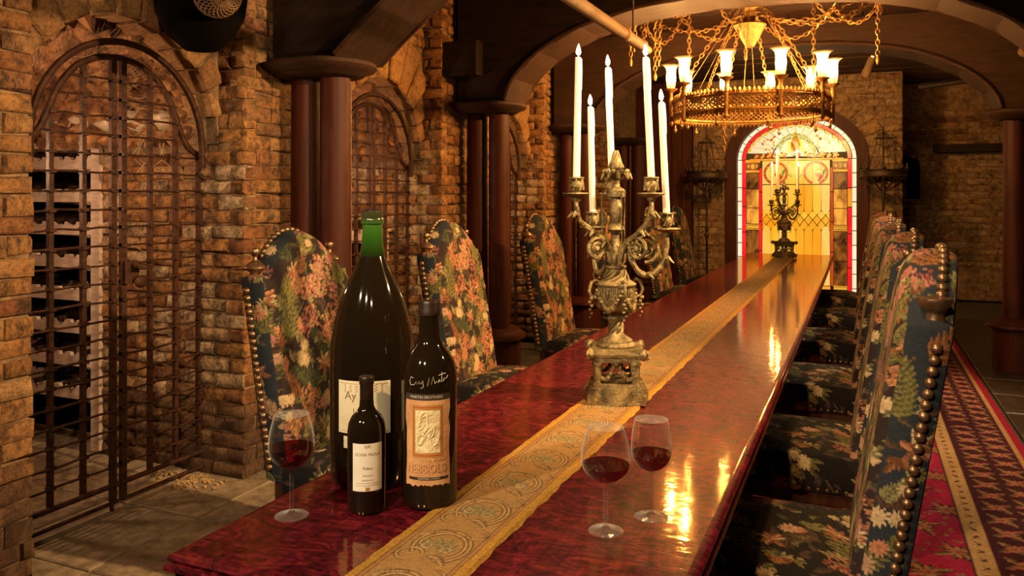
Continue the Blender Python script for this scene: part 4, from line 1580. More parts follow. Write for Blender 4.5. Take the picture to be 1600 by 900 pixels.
def tapestry(w_, h, seed, dens=1.0, base=(0.022, 0.023, 0.028)):
    rg = random.Random(seed)
    c = Canvas(w_, h, 0.0022, base)
    A = w_ * h / 0.6
    for _ in range(int(150 * A * dens)):
        c.leaf(rg.uniform(0, w_), rg.uniform(0, h), rg.uniform(0.03, 0.08), rg.uniform(0.005, 0.012), rg.uniform(0, 6.3),
               rg.choice([DGR, BRN, (0.10, 0.05, 0.05), (0.13, 0.10, 0.04)]), (0.05, 0.04, 0.03))
    for _ in range(int(26 * A * dens)):
        c1 = rg.choice([OLV, SAGE, DGR, RUST, OLV, BRN])
        c.fern(rg.uniform(0, w_), rg.uniform(0, h), rg.uniform(0.10, 0.19), rg.uniform(0.3, 2.8), c1, [q * 0.6 for q in c1], rg.randint(8, 12), rg.uniform(0.26, 0.40), rg.uniform(-1.4, 1.4))
    for _ in range(int(34 * A * dens)):
        c1 = rg.choice([OLV, SAGE, (0.36, 0.28, 0.13), RUST, OLV])
        x, y, a = rg.uniform(0, w_), rg.uniform(0, h), rg.uniform(0, 6.3)
        for q in range(rg.randint(3, 5)):
            c.leaf(x, y, rg.uniform(0.035, 0.065), rg.uniform(0.006, 0.011), a + (q - 2) * 0.55, c1, [u * 0.5 for u in c1])
    cs_ = 0.125 / math.sqrt(dens)
    nx, ny = max(1, int(w_ / cs_)), max(1, int(h / cs_))
    cells = [((i + rg.uniform(0.2, 0.8)) * w_ / nx, (j + rg.uniform(0.2, 0.8)) * h / ny) for i in range(nx) for j in range(ny) if rg.random() < 0.9]
    rg.shuffle(cells)
    for i, (x, y) in enumerate(cells):
        kind = i % 6
        if kind in (0, 2, 4):
            pal = rg.choice([[PINK, ROSE, CORAL], [CORAL, PINK, (0.48, 0.28, 0.17)], [ROSE, PINK, PINK], [CORAL, RUST, PINK]])
            for q in range(rg.randint(1, 2)):
                c.cluster(x + q * 0.05, y + rg.uniform(-0.04, 0.04), rg.uniform(0.034, 0.052), pal, 62, 0.19, rg)
        elif kind == 1:
            for q in range(3):
                carnation(c, x + rg.uniform(-0.045, 0.045), y + rg.uniform(-0.045, 0.045), rg.uniform(0.018, 0.030), CREAM, (0.45, 0.26, 0.12), rg)
        elif kind == 3:
            for q in range(2):
                carnation(c, x + rg.uniform(-0.03, 0.03), y + rg.uniform(-0.03, 0.03), rg.uniform(0.024, 0.036), rg.choice([PINK, CORAL, (0.48, 0.30, 0.18)]), ROSE, rg)
        else:
            for q in range(7):
                c.leaf(x, y, rg.uniform(0.04, 0.06), 0.009, q * PI / 3.5 + rg.uniform(-0.2, 0.2), rg.choice([CORAL, CREAM, RUST]), (0.24, 0.09, 0.05))
            c.flower(x, y, 0.013, 6, (0.42, 0.25, 0.09), RUST)
    for _ in range(int(60 * A * dens)):
        c1 = rg.choice([SAGE, (0.42, 0.33, 0.17), OLV, OLV])
        x, y, a = rg.uniform(0, w_), rg.uniform(0, h), rg.uniform(0, 6.3)
        for q in range(3):
            c.leaf(x, y, rg.uniform(0.018, 0.042), 0.005, a + (q - 1) * 0.7, c1, [u * 0.5 for u in c1])
    return c


CT = tapestry(0.62, 1.0, 5, 1.25, (0.024, 0.015, 0.014))
CS = tapestry(0.62, 0.75, 17, 0.8, (0.012, 0.009, 0.009))
CE = tapestry(2.8, 0.16, 23, 0.75, (0.020, 0.025, 0.034))

ZB, ZSH, ZTOP, HWD, TH_ = 0.40, 1.145, 1.305, 0.262, 0.105
LEAN = 0.165


def top_h(a):
    a = abs(a)
    return ZSH + (ZTOP - ZSH) * (math.cos(PI / 2 * a / 0.86) ** 0.9 if a < 0.86 else 0.0)


def back_mesh():
    nu, nv, ns = 96, 190, 30
    a = np.linspace(-1, 1, nu)
    tops = np.array([top_h(x) for x in a])
    b = np.linspace(0, 1, nv)
    Y = np.repeat(a[None, :] * HWD, nv, 0)
    Z = ZB + b[:, None] * (tops[None, :] - ZB)
    ed = np.minimum(1, (1 - np.abs(a))[None, :] / 0.10) * np.minimum(1, (1 - b)[:, None] / 0.06)
    puff = 0.022 * (1 - (1 - np.clip(ed, 0, 1)) ** 2)
    X = -LEAN * (Z - ZB) + puff
    col = CT.sample(Y + 0.31, Z - ZB + 0.01)
    v = [np.stack([X, Y, Z], -1).reshape(-1, 3)]
    cl = [col.reshape(-1, 3)]
    idx = np.arange(nv * nu).reshape(nv, nu)
    q = [np.stack([idx[:-1, :-1], idx[:-1, 1:], idx[1:, 1:], idx[1:, :-1]], -1).reshape(-1, 4)]
    # border strip from the front edge round to the back
    ring = np.concatenate([idx[:, 0], idx[-1, 1:], idx[::-1, -1][1:]])
    P = v[0][ring]
    n = len(ring)
    # outward direction in the y-z plane
    T = np.gradient(P, axis=0)
    nr = np.stack([np.zeros(n), -T[:, 2], T[:, 1]], -1)
    nr /= np.linalg.norm(nr, axis=1)[:, None] + 1e-9
    for _ in range(6):
        nr[1:-1] = (nr[:-2] + 2 * nr[1:-1] + nr[2:]) / 4
    nr /= np.linalg.norm(nr, axis=1)[:, None] + 1e-9
    s = np.cumsum(np.r_[0, np.linalg.norm(np.diff(P, axis=0), axis=1)])
    off = len(v[0])
    rows, rc = [], []
    for k in range(1, ns + 1):
        t = k / ns
        bulge = 0.014 * math.sin(PI * min(1, t)) ** 0.7
        R_ = P + nr * bulge
        R_[:, 0] = R_[:, 0] - TH_ * t
        rows.append(R_)
        rc.append(CE.sample(s, np.full(n, 0.012 + t * TH_)))
    v.append(np.concatenate(rows))
    cl.append(np.concatenate(rc))
    prev = ring
    for k in range(ns):
        cur = off + k * n + np.arange(n)
        q.append(np.stack([prev[:-1], prev[1:], cur[1:], cur[:-1]], -1))
        prev = cur
    # rear cover
    o2 = off + ns * n
    rear = v[0].reshape(nv, nu, 3)[::6, ::4].copy()
    if True:
        rear[:, :, 0] = -LEAN * (rear[:, :, 2] - ZB) - TH_ - 0.004
    h2, w2 = rear.shape[:2]
    v.append(rear.reshape(-1, 3))
    cl.append(np.full((h2 * w2, 3), 0.02))
    i2 = o2 + np.arange(h2 * w2).reshape(h2, w2)
    q.append(np.stack([i2[:-1, :-1], i2[1:, :-1], i2[1:, 1:], i2[:-1, 1:]], -1).reshape(-1, 4))
    me = quads('backrest', np.concatenate(v), np.concatenate(q), M['tapestry'], np.concatenate(cl))
    # nail positions follow the strip towards its rear edge
    t = 0.70
    N = P + nr * 0.020
    N[:, 0] = N[:, 0] - TH_ * t
    return me, N, nr, s


BACK, NP_, NN_, NS_ = back_mesh()
nail_at = []
step = 0.0275
d = 0.05
while d < NS_[-1] - 0.05:
    i = int(np.searchsorted(NS_, d))
    p = NP_[i]
    # leave the finial shoulder free
    if not (abs(p[2] - ZSH) < 0.03 and abs(p[1]) > HWD * 0.84):
        nail_at.append((Vector(p), Vector(NN_[i])))
    d += step
NAIL = MB().lathe([(0.0135, -0.004), (0.0130, 0.002), (0.010, 0.0065), (0.0055, 0.009), (1e-6, 0.0098)], 10).mesh('nail', M['nail'])


def seat_mesh():
    hx, hy, dr = 0.50, 0.275, 0.135
    s = np.linspace(-0.02, hx + dr, 130)
    t = np.linspace(-hy - dr, hy + dr, 160)
    S, T = np.meshgrid(s, t)
    ox = np.maximum(0, S - hx)
    oy = np.maximum(0, np.abs(T) - hy)
    X = np.minimum(S, hx) + 0.012 * np.sin(PI * np.clip(ox / dr, 0, 1)) * (ox > 0)
    Y = np.clip(T, -hy, hy) + np.sign(T) * 0.012 * np.sin(PI * np.clip(oy / dr, 0, 1)) * (oy > 0)
    dome = 0.03 * (1 - (np.clip(S / hx, 0, 1) * 2 - 1) ** 4) * (1 - np.clip(np.abs(T) / hy, 0, 1) ** 4)
    Z = 0.475 + dome - np.minimum(dr, np.maximum(ox, oy) + 0.25 * np.minimum(ox, oy))
    col = CS.sample(np.mod(T + 0.41, 0.61), np.mod(S + 0.03, 0.74))
    return grid_mesh('seat', X, Y, Z, M['tapestry'], col, True, True)


SEAT = seat_mesh()
FIN = [(0.0, 0.0), (0.030, 0.0), (0.034, 0.006), (0.024, 0.014), (0.016, 0.020), (0.018, 0.026), (0.034, 0.036), (0.041, 0.044), (0.036, 0.055), (0.020, 0.066),
       (0.010, 0.074), (0.008, 0.086), (0.011, 0.090)]
FIN_BALL = FIN + [(0.017, 0.097), (0.019, 0.106), (0.015, 0.116), (0.0001, 0.122)]
FIN_CUP = [(0.0, 0.0), (0.026, 0.0), (0.024, 0.012), (0.019, 0.030), (0.020, 0.034), (0.024, 0.038), (0.036, 0.052), (0.041, 0.064), (0.040, 0.070), (0.034, 0.071), (0.012, 0.069), (0.0, 0.069)]
FINM = MB().lathe(FIN_BALL, 18).mesh('finial', M['nail'])
CUPM = MB().lathe(FIN_CUP, 20).mesh('finial', M['nail'])
LEGP = [(0.022, 0.0), (0.028, 0.015), (0.018, 0.035), (0.016, 0.05), (0.026, 0.075), (0.029, 0.10), (0.024, 0.13), (0.016, 0.15), (0.020, 0.155), (0.016, 0.165), (0.027, 0.20), (0.029, 0.23), (0.018, 0.26), (0.022, 0.27), (0.030, 0.275), (0.030, 0.35)]
LEGM = MB().lathe(LEGP, 12).mesh('leg', M['chair_wood'])
STR = MB().lathe([(0.014, -0.24), (0.014, -0.10), (0.022, -0.06), (0.016, -0.03), (0.026, 0.0), (0.016, 0.03), (0.022, 0.06), (0.014, 0.10), (0.014, 0.24)], 10, Matrix.Rotation(PI / 2, 4, 'X')).mesh('stretcher', M['chair_wood'])
STR2 = MB().lathe([(0.013, -0.24), (0.013, -0.08), (0.020, -0.03), (0.020, 0.03), (0.013, 0.08), (0.013, 0.24)], 10, Matrix.Rotation(PI / 2, 4, 'Y')).mesh('stretcher', M['chair_wood'])
_m = MB()
for (p, nrm) in nail_at:
    _m.lathe([(0.0135, -0.004), (0.012, 0.004), (0.006, 0.009), (1e-6, 0.0098)], 7, Matrix.Translation(p) @ nrm.to_track_quat('Z', 'Y').to_matrix().to_4x4())
NAILROW = _m.mesh('nail_row', M['nail'])
_m = MB()
for i in range(17):
    _m.lathe([(0.009, -0.003), (0.007, 0.004), (1e-6, 0.006)], 7, Matrix.Translation((0.503, -0.265 + i * 0.033, 0.352)) @ Matrix.Rotation(PI / 2, 4, 'Y'))
for s in (-1, 1):
    for i in range(15):
        _m.lathe([(0.009, -0.003), (0.007, 0.004), (1e-6, 0.006)], 7, Matrix.Translation((0.02 + i * 0.033, s * 0.278, 0.352)) @ Matrix.Rotation(-s * PI / 2, 4, 'X'))
SEATROW = _m.mesh('seat_nail_row', M['nail'])
SBOX = MB().box(-0.02, 0.49, -0.262, 0.262, 0.29, 0.36).mesh('seat_frame', M['chair_wood'], False)
POST = MB().tube([(-0.062, 0, 0.0), (-0.062, 0, 0.36)], 0.02, 4).mesh('rear_post', M['chair_wood'])


def chair(x, y, rz, label, group, single, cup):
    t = thing('tapestry_chair', (x, y, 0), label, 'chair', group, rz)
    link('backrest', BACK, t)
    link('seat', SEAT, t)
    link('seat_frame', SBOX, t)
    tag(link('seat_nail_row', SEATROW, t), kind='stuff')
    for s in (-1, 1):
        link('leg', LEGM, t).location = (0.45, s * 0.235, 0)
        o = link('leg', LEGM, t)
        o.location = (-0.055, s * 0.235, 0)
        o.scale = (1, 1, 1.16)
        link('stretcher', STR2, t).location = (0.2, s * 0.235, 0.13)
        f = link('finial', CUPM if cup else FINM, t)
        f.location = (-LEAN * (ZSH - ZB) - TH_ * 0.62, s * (HWD - 0.028), ZSH - 0.004)
    link('stretcher', STR, t).location = (0.45, 0, 0.20)
    link('stretcher', STR, t).location = (0.2, 0, 0.13)
    if single:
        for (p, nrm) in nail_at:
            o = link('nail', NAIL, t)
            o.location = p
            o.rotation_euler = nrm.to_track_quat('Z', 'Y').to_euler()
    else:
        tag(link('nail_row', NAILROW, t), kind='stuff')
    return t


ord6 = ['first', 'second', 'third', 'fourth', 'fifth', 'sixth']
LCH = [(-1.93, 2.66), (-1.93, 3.98), (-1.93, 5.38), (-1.92, 6.88), (-1.86, 8.45), (-1.84, 9.70)]
lx = ['beside the giant green-necked bottle', 'behind the tan-labelled bottle', 'between the tall red columns and the near candelabrum',
      'half hidden behind the near candelabrum', 'just beyond the near candelabrum', 'last in its row before the end wall']
for i, (x, y) in enumerate(LCH):
    chair(x, y, 0, 'tapestry high-back chair on the gate side, ' + lx[i], 'chairs on the gate side of the table', i < 3, False)
RCH = [(-0.018, 2.46), (-0.025, 3.52), (-0.03, 4.72), (-0.03, 6.05), (-0.02, 7.35), (-0.02, 8.60)]
rx = ['nearest, large cup-shaped finial facing out', 'second from the front', 'third from the front', 'fourth from the front', 'fifth from the front', 'last before the stained glass']
for i, (x, y) in enumerate(RCH):
    chair(x, y, PI, 'tapestry high-back chair on the carpet side, ' + rx[i], 'chairs on the carpet side of the table', i < 3, i == 0)

# ------------------------------------------------------------------ carpet
CX0, CX1, CY0, CY1 = -1.60, 0.88, 0.6, 11.15
FLD, NVY = (0.30, 0.012, 0.055), (0.035, 0.012, 0.018)
TAN, PNK = (0.36, 0.19, 0.08), (0.40, 0.11, 0.09)
PER = 0.96
cc = Canvas(CX1 - CX0, PER * 3, 0.006, FLD)
rc_ = random.Random(31)
for base in (0, PER, 2 * PER):
    rc_.seed(77)
    for j in range(4):
        for i in range(8):
            x = 0.02 + i * 0.26 + (0.13 if j % 2 else 0)
            y = base + (j + 0.5) * PER / 4
            for q in range(4):
                cc.leaf(x, y, 0.115, 0.020, q * PI / 2 + 0.5, rc_.choice([TAN, (0.25, 0.19, 0.07), PNK]), (0.10, 0.03, 0.03))
                cc.leaf(x, y, 0.085, 0.012, q * PI / 2 + 1.25, NVY, (0.16, 0.10, 0.04))
            cc.flower(x, y, 0.055, 8, TAN, ROSE)
            cc.flower(x, y, 0.030, 6, PNK, NVY)
            for q in range(5):
                a = rc_.uniform(0, 6.3)
                cc.flower(x + 0.12 * math.cos(a), y + 0.11 * math.sin(a), 0.020, 5, rc_.choice([TAN, PNK, (0.28, 0.2, 0.08)]), NVY)
WC = CX1 - CX0
for e0 in (0, 1):
    def bx(d):
        return d if e0 == 0 else WC - d
    for (d0, d1, c) in ((0.0, 0.055, (0.25, 0.012, 0.03)), (0.055, 0.075, TAN), (0.075, 0.385, (0.05, 0.010, 0.016)), (0.385, 0.46, (0.42, 0.25, 0.11)), (0.46, 0.475, NVY)):
        a, b_ = sorted((bx(d0), bx(d1)))
        cc.a[:, int(a / 0.006):int(b_ / 0.006)] = c
    for j in range(18):
        y = (j + 0.5) * PER / 6
        for (dd, r_) in ((0.155, 0.05), (0.295, 0.05)):
            x = bx(dd)
            yy_ = y + (PER / 12 if dd > 0.2 else 0)
            for q in range(4):
                cc.leaf(x, yy_, 0.085, 0.017, q * PI / 2 + 0.7, TAN if q % 2 else PNK, (0.14, 0.09, 0.04))
            cc.flower(x, yy_, r_ * 0.75, 8, PNK, TAN)
            cc.flower(x, yy_, r_ * 0.35, 5, TAN, NVY)
    for j in range(72):
        x = bx(0.4225)
        cc.leaf(x - 0.02, (j + 0.5) * PER / 24, 0.045, 0.006, 0.7 if j % 2 else -0.7, (0.12, 0.06, 0.03), NVY)
xs = np.r_[np.arange(CX0, -0.32, 0.02), np.arange(-0.32, CX1 + 0.004, 0.009)]
ys = np.r_[np.arange(CY0, 2.2, 0.03), np.arange(2.2, 6.0, 0.009), np.arange(6.0, CY1, 0.02)]
U, V = np.meshgrid(xs, ys)
colr = cc.sample(U - CX0, np.mod(V, PER * 3)) * (0.8 + 0.4 * np.random.RandomState(5).rand(*U.shape))[..., None]
me = grid_mesh('carpet', U, V, np.where((U < CX0 + 0.001) | (U > CX1 - 0.006), 0.0, 0.010), M['carpet'], colr)
tag(link('carpet', me), 'crimson oriental carpet with dark flowered border under the table and chairs', 'carpet')


# ------------------------------------------------------------------ bottles
def wrap(vs, r, zc, ang, taper=None):
    """flat (x, y) to the cylinder of radius r round the bottle axis, centred on angle ang"""
    return [(r * math.cos(ang + x / r), r * math.sin(ang + x / r), zc + y) for (x, y) in vs]


def label_patch(x0, x1, y0, y1, r, zc, ang, n=20, ragged=0.0, seed=1):
    rg = random.Random(seed)
    m = MB()
    vs, fs = [], []
    nr = 8
    for j in range(nr + 1):
        for i in range(n + 1):
            x = x0 + (x1 - x0) * i / n
            y = y0 + (y1 - y0) * j / nr
            if ragged:
                if j in (0,):
                    y += rg.uniform(-ragged, ragged)
                if i in (0, n):
                    x += rg.uniform(-ragged, ragged)
            vs.append((x, y))
    for j in range(nr):
        for i in range(n):
            a = j * (n + 1) + i
            fs.append((a, a + 1, a + n + 2, a + n + 1))
    return m.add(wrap(vs, r, zc, ang), fs)


def lettering(parent, name, body, size, r, zc, ang, mat, sx=1.0, dx=0.0, raise_=0.0):
    vs, fs = text_mesh(body, size, sx)
    vs = [(x + dx, y) for (x, y) in vs]
    m = MB().add(wrap(vs, r, zc, ang), fs)
    if raise_:
        o = len(vs)
        m2 = MB()
        m2.add(wrap(vs, r + raise_, zc, ang), fs)
        return m2.build(name, M[mat], parent, False, fix=False)
    return m.build(name, M[mat], parent, False, fix=False)


def facing(x, y):
    return math.atan2(-y, -x)


# large bottle
bx, by = -1.105, 1.685
a0 = facing(bx, by)
t = thing('large_wine_bottle', (bx, by, 0.76), 'giant dark wine bottle with bright green neck and cream label', 'bottle')
MB().lathe([(0.0, 0.004), (0.07, 0.0), (0.092, 0.006), (0.101, 0.025), (0.103, 0.08), (0.103, 0.30), (0.101, 0.345), (0.093, 0.395), (0.079, 0.445), (0.061, 0.49), (0.043, 0.525), (0.032, 0.553)], 48).build('bottle_body', M['bottle'], t)
MB().lathe([(0.032, 0.553), (0.0275, 0.575), (0.025, 0.605), (0.0235, 0.635)], 32).build('bottle_neck', M['bottle_green'], t)
MB().lathe([(0.0235, 0.632), (0.028, 0.634), (0.0285, 0.642), (0.0265, 0.647), (0.0275, 0.650), (0.0265, 0.662), (0.022, 0.664), (0.0, 0.664)], 32).build('lip_ring', M['bottle_green'], t)
MB().lathe([(0.018, 0.62), (0.018, 0.670), (0.0, 0.671)], 16).build('cork', M['capsule'], t)
aL = a0 - 0.22
lb = label_patch(-0.066, 0.066, -0.062, 0.062, 0.1037, 0.205, aL).build('front_label', M['paper_cream'], t)
label_patch(-0.060, -0.012, -0.014, 0.014, 0.1037, 0.122, aL + 0.10).build('lower_label', M['paper_cream'], t)
lettering(lb, 'label_text', 'Ay  St', 0.028, 0.1042, 0.232, aL, 'ink_brown', 1.0, -0.012)
lettering(lb, 'label_text', 'Le Er', 0.018, 0.1042, 0.197, aL, 'ink_brown', 1.0, -0.005)
lettering(lb, 'label_text', 'Grand Vin', 0.009, 0.1042, 0.178, aL, 'ink_brown')
for q in range(7):
    xx = -0.045 + q * 0.015
    MB().tube(wrap([(xx + 0.004 * math.sin(u * 3 + q), 0.045 + 0.003 * u) for u in range(-3, 4)], 0.1042, 0.205, aL), 0.0006, 4).build('label_flourish', M['gold_ink'], lb)
for (yv) in (-0.056, 0.056):
    MB().tube(wrap([(x * 0.006, yv) for x in range(-10, 11)], 0.1042, 0.205, aL), 0.0005, 4).build('label_rule', M['gold_ink'], lb)

# middle (small) bottle
bx, by = -1.012, 1.520
a0 = facing(bx, by)
t = thing('wine_bottle', (bx, by, 0.76), 'small slim wine bottle with white label, in front of the giant bottle', 'bottle')
MB().lathe([(0.0, 0.003), (0.034, 0.0), (0.040, 0.005), (0.042, 0.015), (0.0425, 0.12), (0.0425, 0.178), (0.040, 0.196), (0.033, 0.211), (0.022, 0.222), (0.0165, 0.232), (0.015, 0.25)], 36).build('bottle_body', M['bottle'], t)
MB().lathe([(0.0152, 0.236), (0.0150, 0.280), (0.0165, 0.283), (0.0168, 0.297), (0.0155, 0.299), (0.0, 0.299)], 24).build('capsule', M['capsule'], t)
aL = a0 + 0.05
lb = label_patch(-0.035, 0.035, -0.052, 0.052, 0.0429, 0.108, aL).build('front_label', M['paper'], t)
lettering(lb, 'label_text', 'DOÑA PAULA', 0.0098, 0.0433, 0.136, aL, 'ink_brown', 0.92)
lettering(lb, 'label_text', 'Malbec', 0.009, 0.0433, 0.106, aL, 'ink_brown', 0.9)
lettering(lb, 'label_text', 'MENDOZA', 0.0045, 0.0433, 0.090, aL, 'ink_brown')
lettering(lb, 'label_text', 'ARGENTINA', 0.0045, 0.0433, 0.080, aL, 'ink_brown')
MB().tube(wrap([(0.006 * math.cos(u * 0.5), 0.046 + 0.003 * math.sin(u)) for u in range(13)], 0.0433, 0.108, aL), 0.0006, 4).build('label_crest', M['ink_brown'], lb)
label_patch(-0.0045, 0.0045, -0.004, 0.004, 0.0433, 0.061, aL, 3).build('label_seal', M['gold_ink'], lb)
for yv in (0.074, 0.069):
    MB().tube(wrap([(x * 0.003, yv) for x in range(-9, 10)], 0.0433, 0, aL), 0.0003, 4).build('label_rule', M['ink_brown'], lb)

# tan label bottle
bx, by = -0.905, 1.615
a0 = facing(bx, by)
t = thing('wine_bottle', (bx, by, 0.76), 'broad dark wine bottle with tan embossed label and silver signature', 'bottle')
MB().lathe([(0.0, 0.004), (0.05, 0.0), (0.060, 0.006), (0.0635, 0.02), (0.0635, 0.15), (0.0640, 0.275), (0.0625, 0.300), (0.056, 0.325), (0.045, 0.345), (0.032, 0.361), (0.0245, 0.380), (0.023, 0.41), (0.0222, 0.432)], 44).build('bottle_body', M['bottle'], t)
MB().lathe([(0.0222, 0.428), (0.0255, 0.430), (0.026, 0.438), (0.0245, 0.442), (0.0245, 0.456), (0.0225, 0.462), (0.0, 0.462)], 28).build('lip_ring', M['capsule'], t)
aL = a0 - 0.02
r_ = 0.0640
lb = label_patch(-0.058, 0.050, -0.098, 0.098, r_ + 0.0005, 0.158, aL, 24, 0.0028, 3).build('front_label', M['paper_tan'], t)
bd_ = label_patch(-0.058, 0.050, -0.007, 0.007, r_ + 0.0009, 0.256, aL).build('title_band', M['ink'], lb)
lettering(t, 'title_text', 'MARTIN BROTHERS', 0.0092, r_ + 0.0013, 0.256, aL, 'silver_ink', 0.95, -0.006)
for (gx, gz, mt, dr) in ((0.036, 0.058, 'gold_ink', 0.0008), (0.0335, 0.0545, 'red_ink', 0.0010), (0.0315, 0.052, 'gold_ink', 0.0012), (0.028, 0.047, 'paper_relief', 0.0015)):
    label_patch(-gx - 0.003, gx - 0.003, -gz, gz, r_ + dr, 0.180, aL, 16).build('label_picture' if mt == 'paper_relief' else 'picture_frame', M[mt], lb)
rg = random.Random(8)
for q in range(9):
    cx_, cy_ = rg.uniform(-0.018, 0.014), rg.uniform(-0.035, 0.035)
    MB().tube(wrap([(cx_ + 0.010 * math.cos(u * 0.7 + q), cy_ + 0.012 * math.sin(u * 0.9 + q)) for u in range(7)], r_ + 0.0022, 0.180, aL), 0.0012, 5).build('relief_swirl', M['paper_relief'], lb)
for dd, mt in ((0.0013, 'ink_brown'), (0.0022, 'paper_tan')):
    lettering(lb, 'embossed_text', 'NEBBIOLO', 0.030, r_ + dd, 0.098 - (0.0008 if mt == 'ink_brown' else 0), aL, mt, 0.66, -0.004)
MB().tube(wrap([(-0.008 + u * 0.0035, 0.117 + 0.0016 * math.sin(u * 2.1)) for u in range(15)], r_ + 0.0015, 0, aL), 0.0007, 4).build('label_flourish', M['gold_ink'], lb)
label_patch(-0.048, 0.046, -0.0032, 0.0032, r_ + 0.0010, 0.0755, aL).build('lower_band', M['ink'], lb)
lettering(t, 'band_text', 'CENTRAL COAST', 0.0052, r_ + 0.0014, 0.0755, aL, 'silver_ink', 1.25)
sig = [[(-0.036, 0.004), (-0.043, 0.006), (-0.047, -0.004), (-0.043, -0.012), (-0.034, -0.010), (-0.029, -0.003), (-0.027, -0.009), (-0.022, -0.002), (-0.021, -0.008), (-0.016, -0.006), (-0.014, 0.0), (-0.012, -0.014), (-0.018, -0.018)],
       [(-0.003, -0.012), (0.001, 0.006), (0.005, -0.010), (0.010, 0.008), (0.014, -0.008), (0.018, -0.002), (0.021, -0.006), (0.024, 0.001), (0.026, -0.004)],
       [(0.022, 0.010), (0.030, 0.012), (0.040, 0.013)], [(0.030, 0.016), (0.029, -0.004), (0.034, -0.003), (0.036, 0.003), (0.041, 0.002), (0.046, 0.008)]]
for st in sig:
    # follow the rounded shoulder
    pp = []
    for (x, y) in st:
        z = 0.293 + y
        rr = float(np.interp(z, [0.275, 0.300, 0.325], [0.0644, 0.0630, 0.0565]))
        pp.append((rr * math.cos(aL + x / rr), rr * math.sin(aL + x / rr), z))
    MB().tube(pp, 0.0009, 4).build('signature', M['silver_ink'], t)


# ------------------------------------------------------------------ wine glasses
def wine_glass(name, x, y, label, h, rmax, rrim, zfill, group='wine glasses on the table'):
    t = thing(name, (x, y, 0.7602), label, 'wine glass', group)
    zs = h * 0.47
    zb = h - zs
    MB().lathe([(0.0, 0.0), (0.036, 0.0), (0.0365, 0.0012), (0.030, 0.0028), (0.012, 0.0055), (0.0055, 0.011), (0.0042, 0.02), (0.0040, zs * 0.6), (0.0045, zs - 0.012), (0.0070, zs - 0.002), (0.0, zs + 0.0005)], 32).build('foot_and_stem', M['glass'], t)
    prof = []
    for i in range(23):
        u = i / 22
        z = zs + zb * u
        if u < 0.42:
            r = rmax * (1 - (1 - u / 0.42) ** 2.2) ** 0.56
        else:
            k = (u - 0.42) / 0.58
            r = rmax - (rmax - rrim) * (1 - math.cos(k * PI / 2)) ** 1.0
        prof.append((max(r, 0.0012), z))
    MB().lathe([(a, b_) for a, b_ in prof], 40).build('bowl', M['glass'], t)
    MB().tube([(rrim * math.cos(2 * PI * i / 40), rrim * math.sin(2 * PI * i / 40), h) for i in range(40)], 0.0007, 5, True).build('rim', M['glass'], t)
    zf = zs + zb * zfill
    wp = [(max(0.0005, a - 0.0012), b_) for a, b_ in prof if b_ < zf]
    last = float(np.interp(zf, [p[1] for p in prof], [p[0] for p in prof])) - 0.0012
    wp += [(last, zf), (0.0001, zf)]
    MB().lathe(wp, 36).build('red_wine', M['wine'], t)
    return t


wine_glass('wine_glass', -1.144, 1.426, 'glass of red wine standing alone beside the small white-labelled bottle', 0.223, 0.050, 0.037, 0.40)
wine_glass('wine_glass', -0.488, 1.623, 'wide glass of red wine, its bowl overlapping the runner edge', 0.218, 0.052, 0.038, 0.33)
wine_glass('wine_glass', -0.418, 1.733, 'narrower glass of red wine nearest the table edge and its light patch', 0.214, 0.044, 0.036, 0.36)


# ------------------------------------------------------------------ candelabrum
def arm_path(ctrl, n=28):
    """Catmull-Rom through control points (r, z)"""
    P = [ctrl[0]] + list(ctrl) + [ctrl[-1]]
    out = []
    segs = len(P) - 3
    for s in range(segs):
        p0, p1, p2, p3 = [np.array(q, float) for q in P[s:s + 4]]
        k = max(3, n // segs)
        for i in range(k):
            u = i / k
            out.append(0.5 * ((2 * p1) + (-p0 + p2) * u + (2 * p0 - 5 * p1 + 4 * p2 - p3) * u * u + (-p0 + 3 * p1 - 3 * p2 + p3) * u ** 3))
    out.append(np.array(ctrl[-1], float))
    return out


ARMS = [('up', 216, 0.165), ('up', 326, 0.138), ('up', 95, 0.125), ('low', 122, 0.150), ('low', 2, 0.172)]


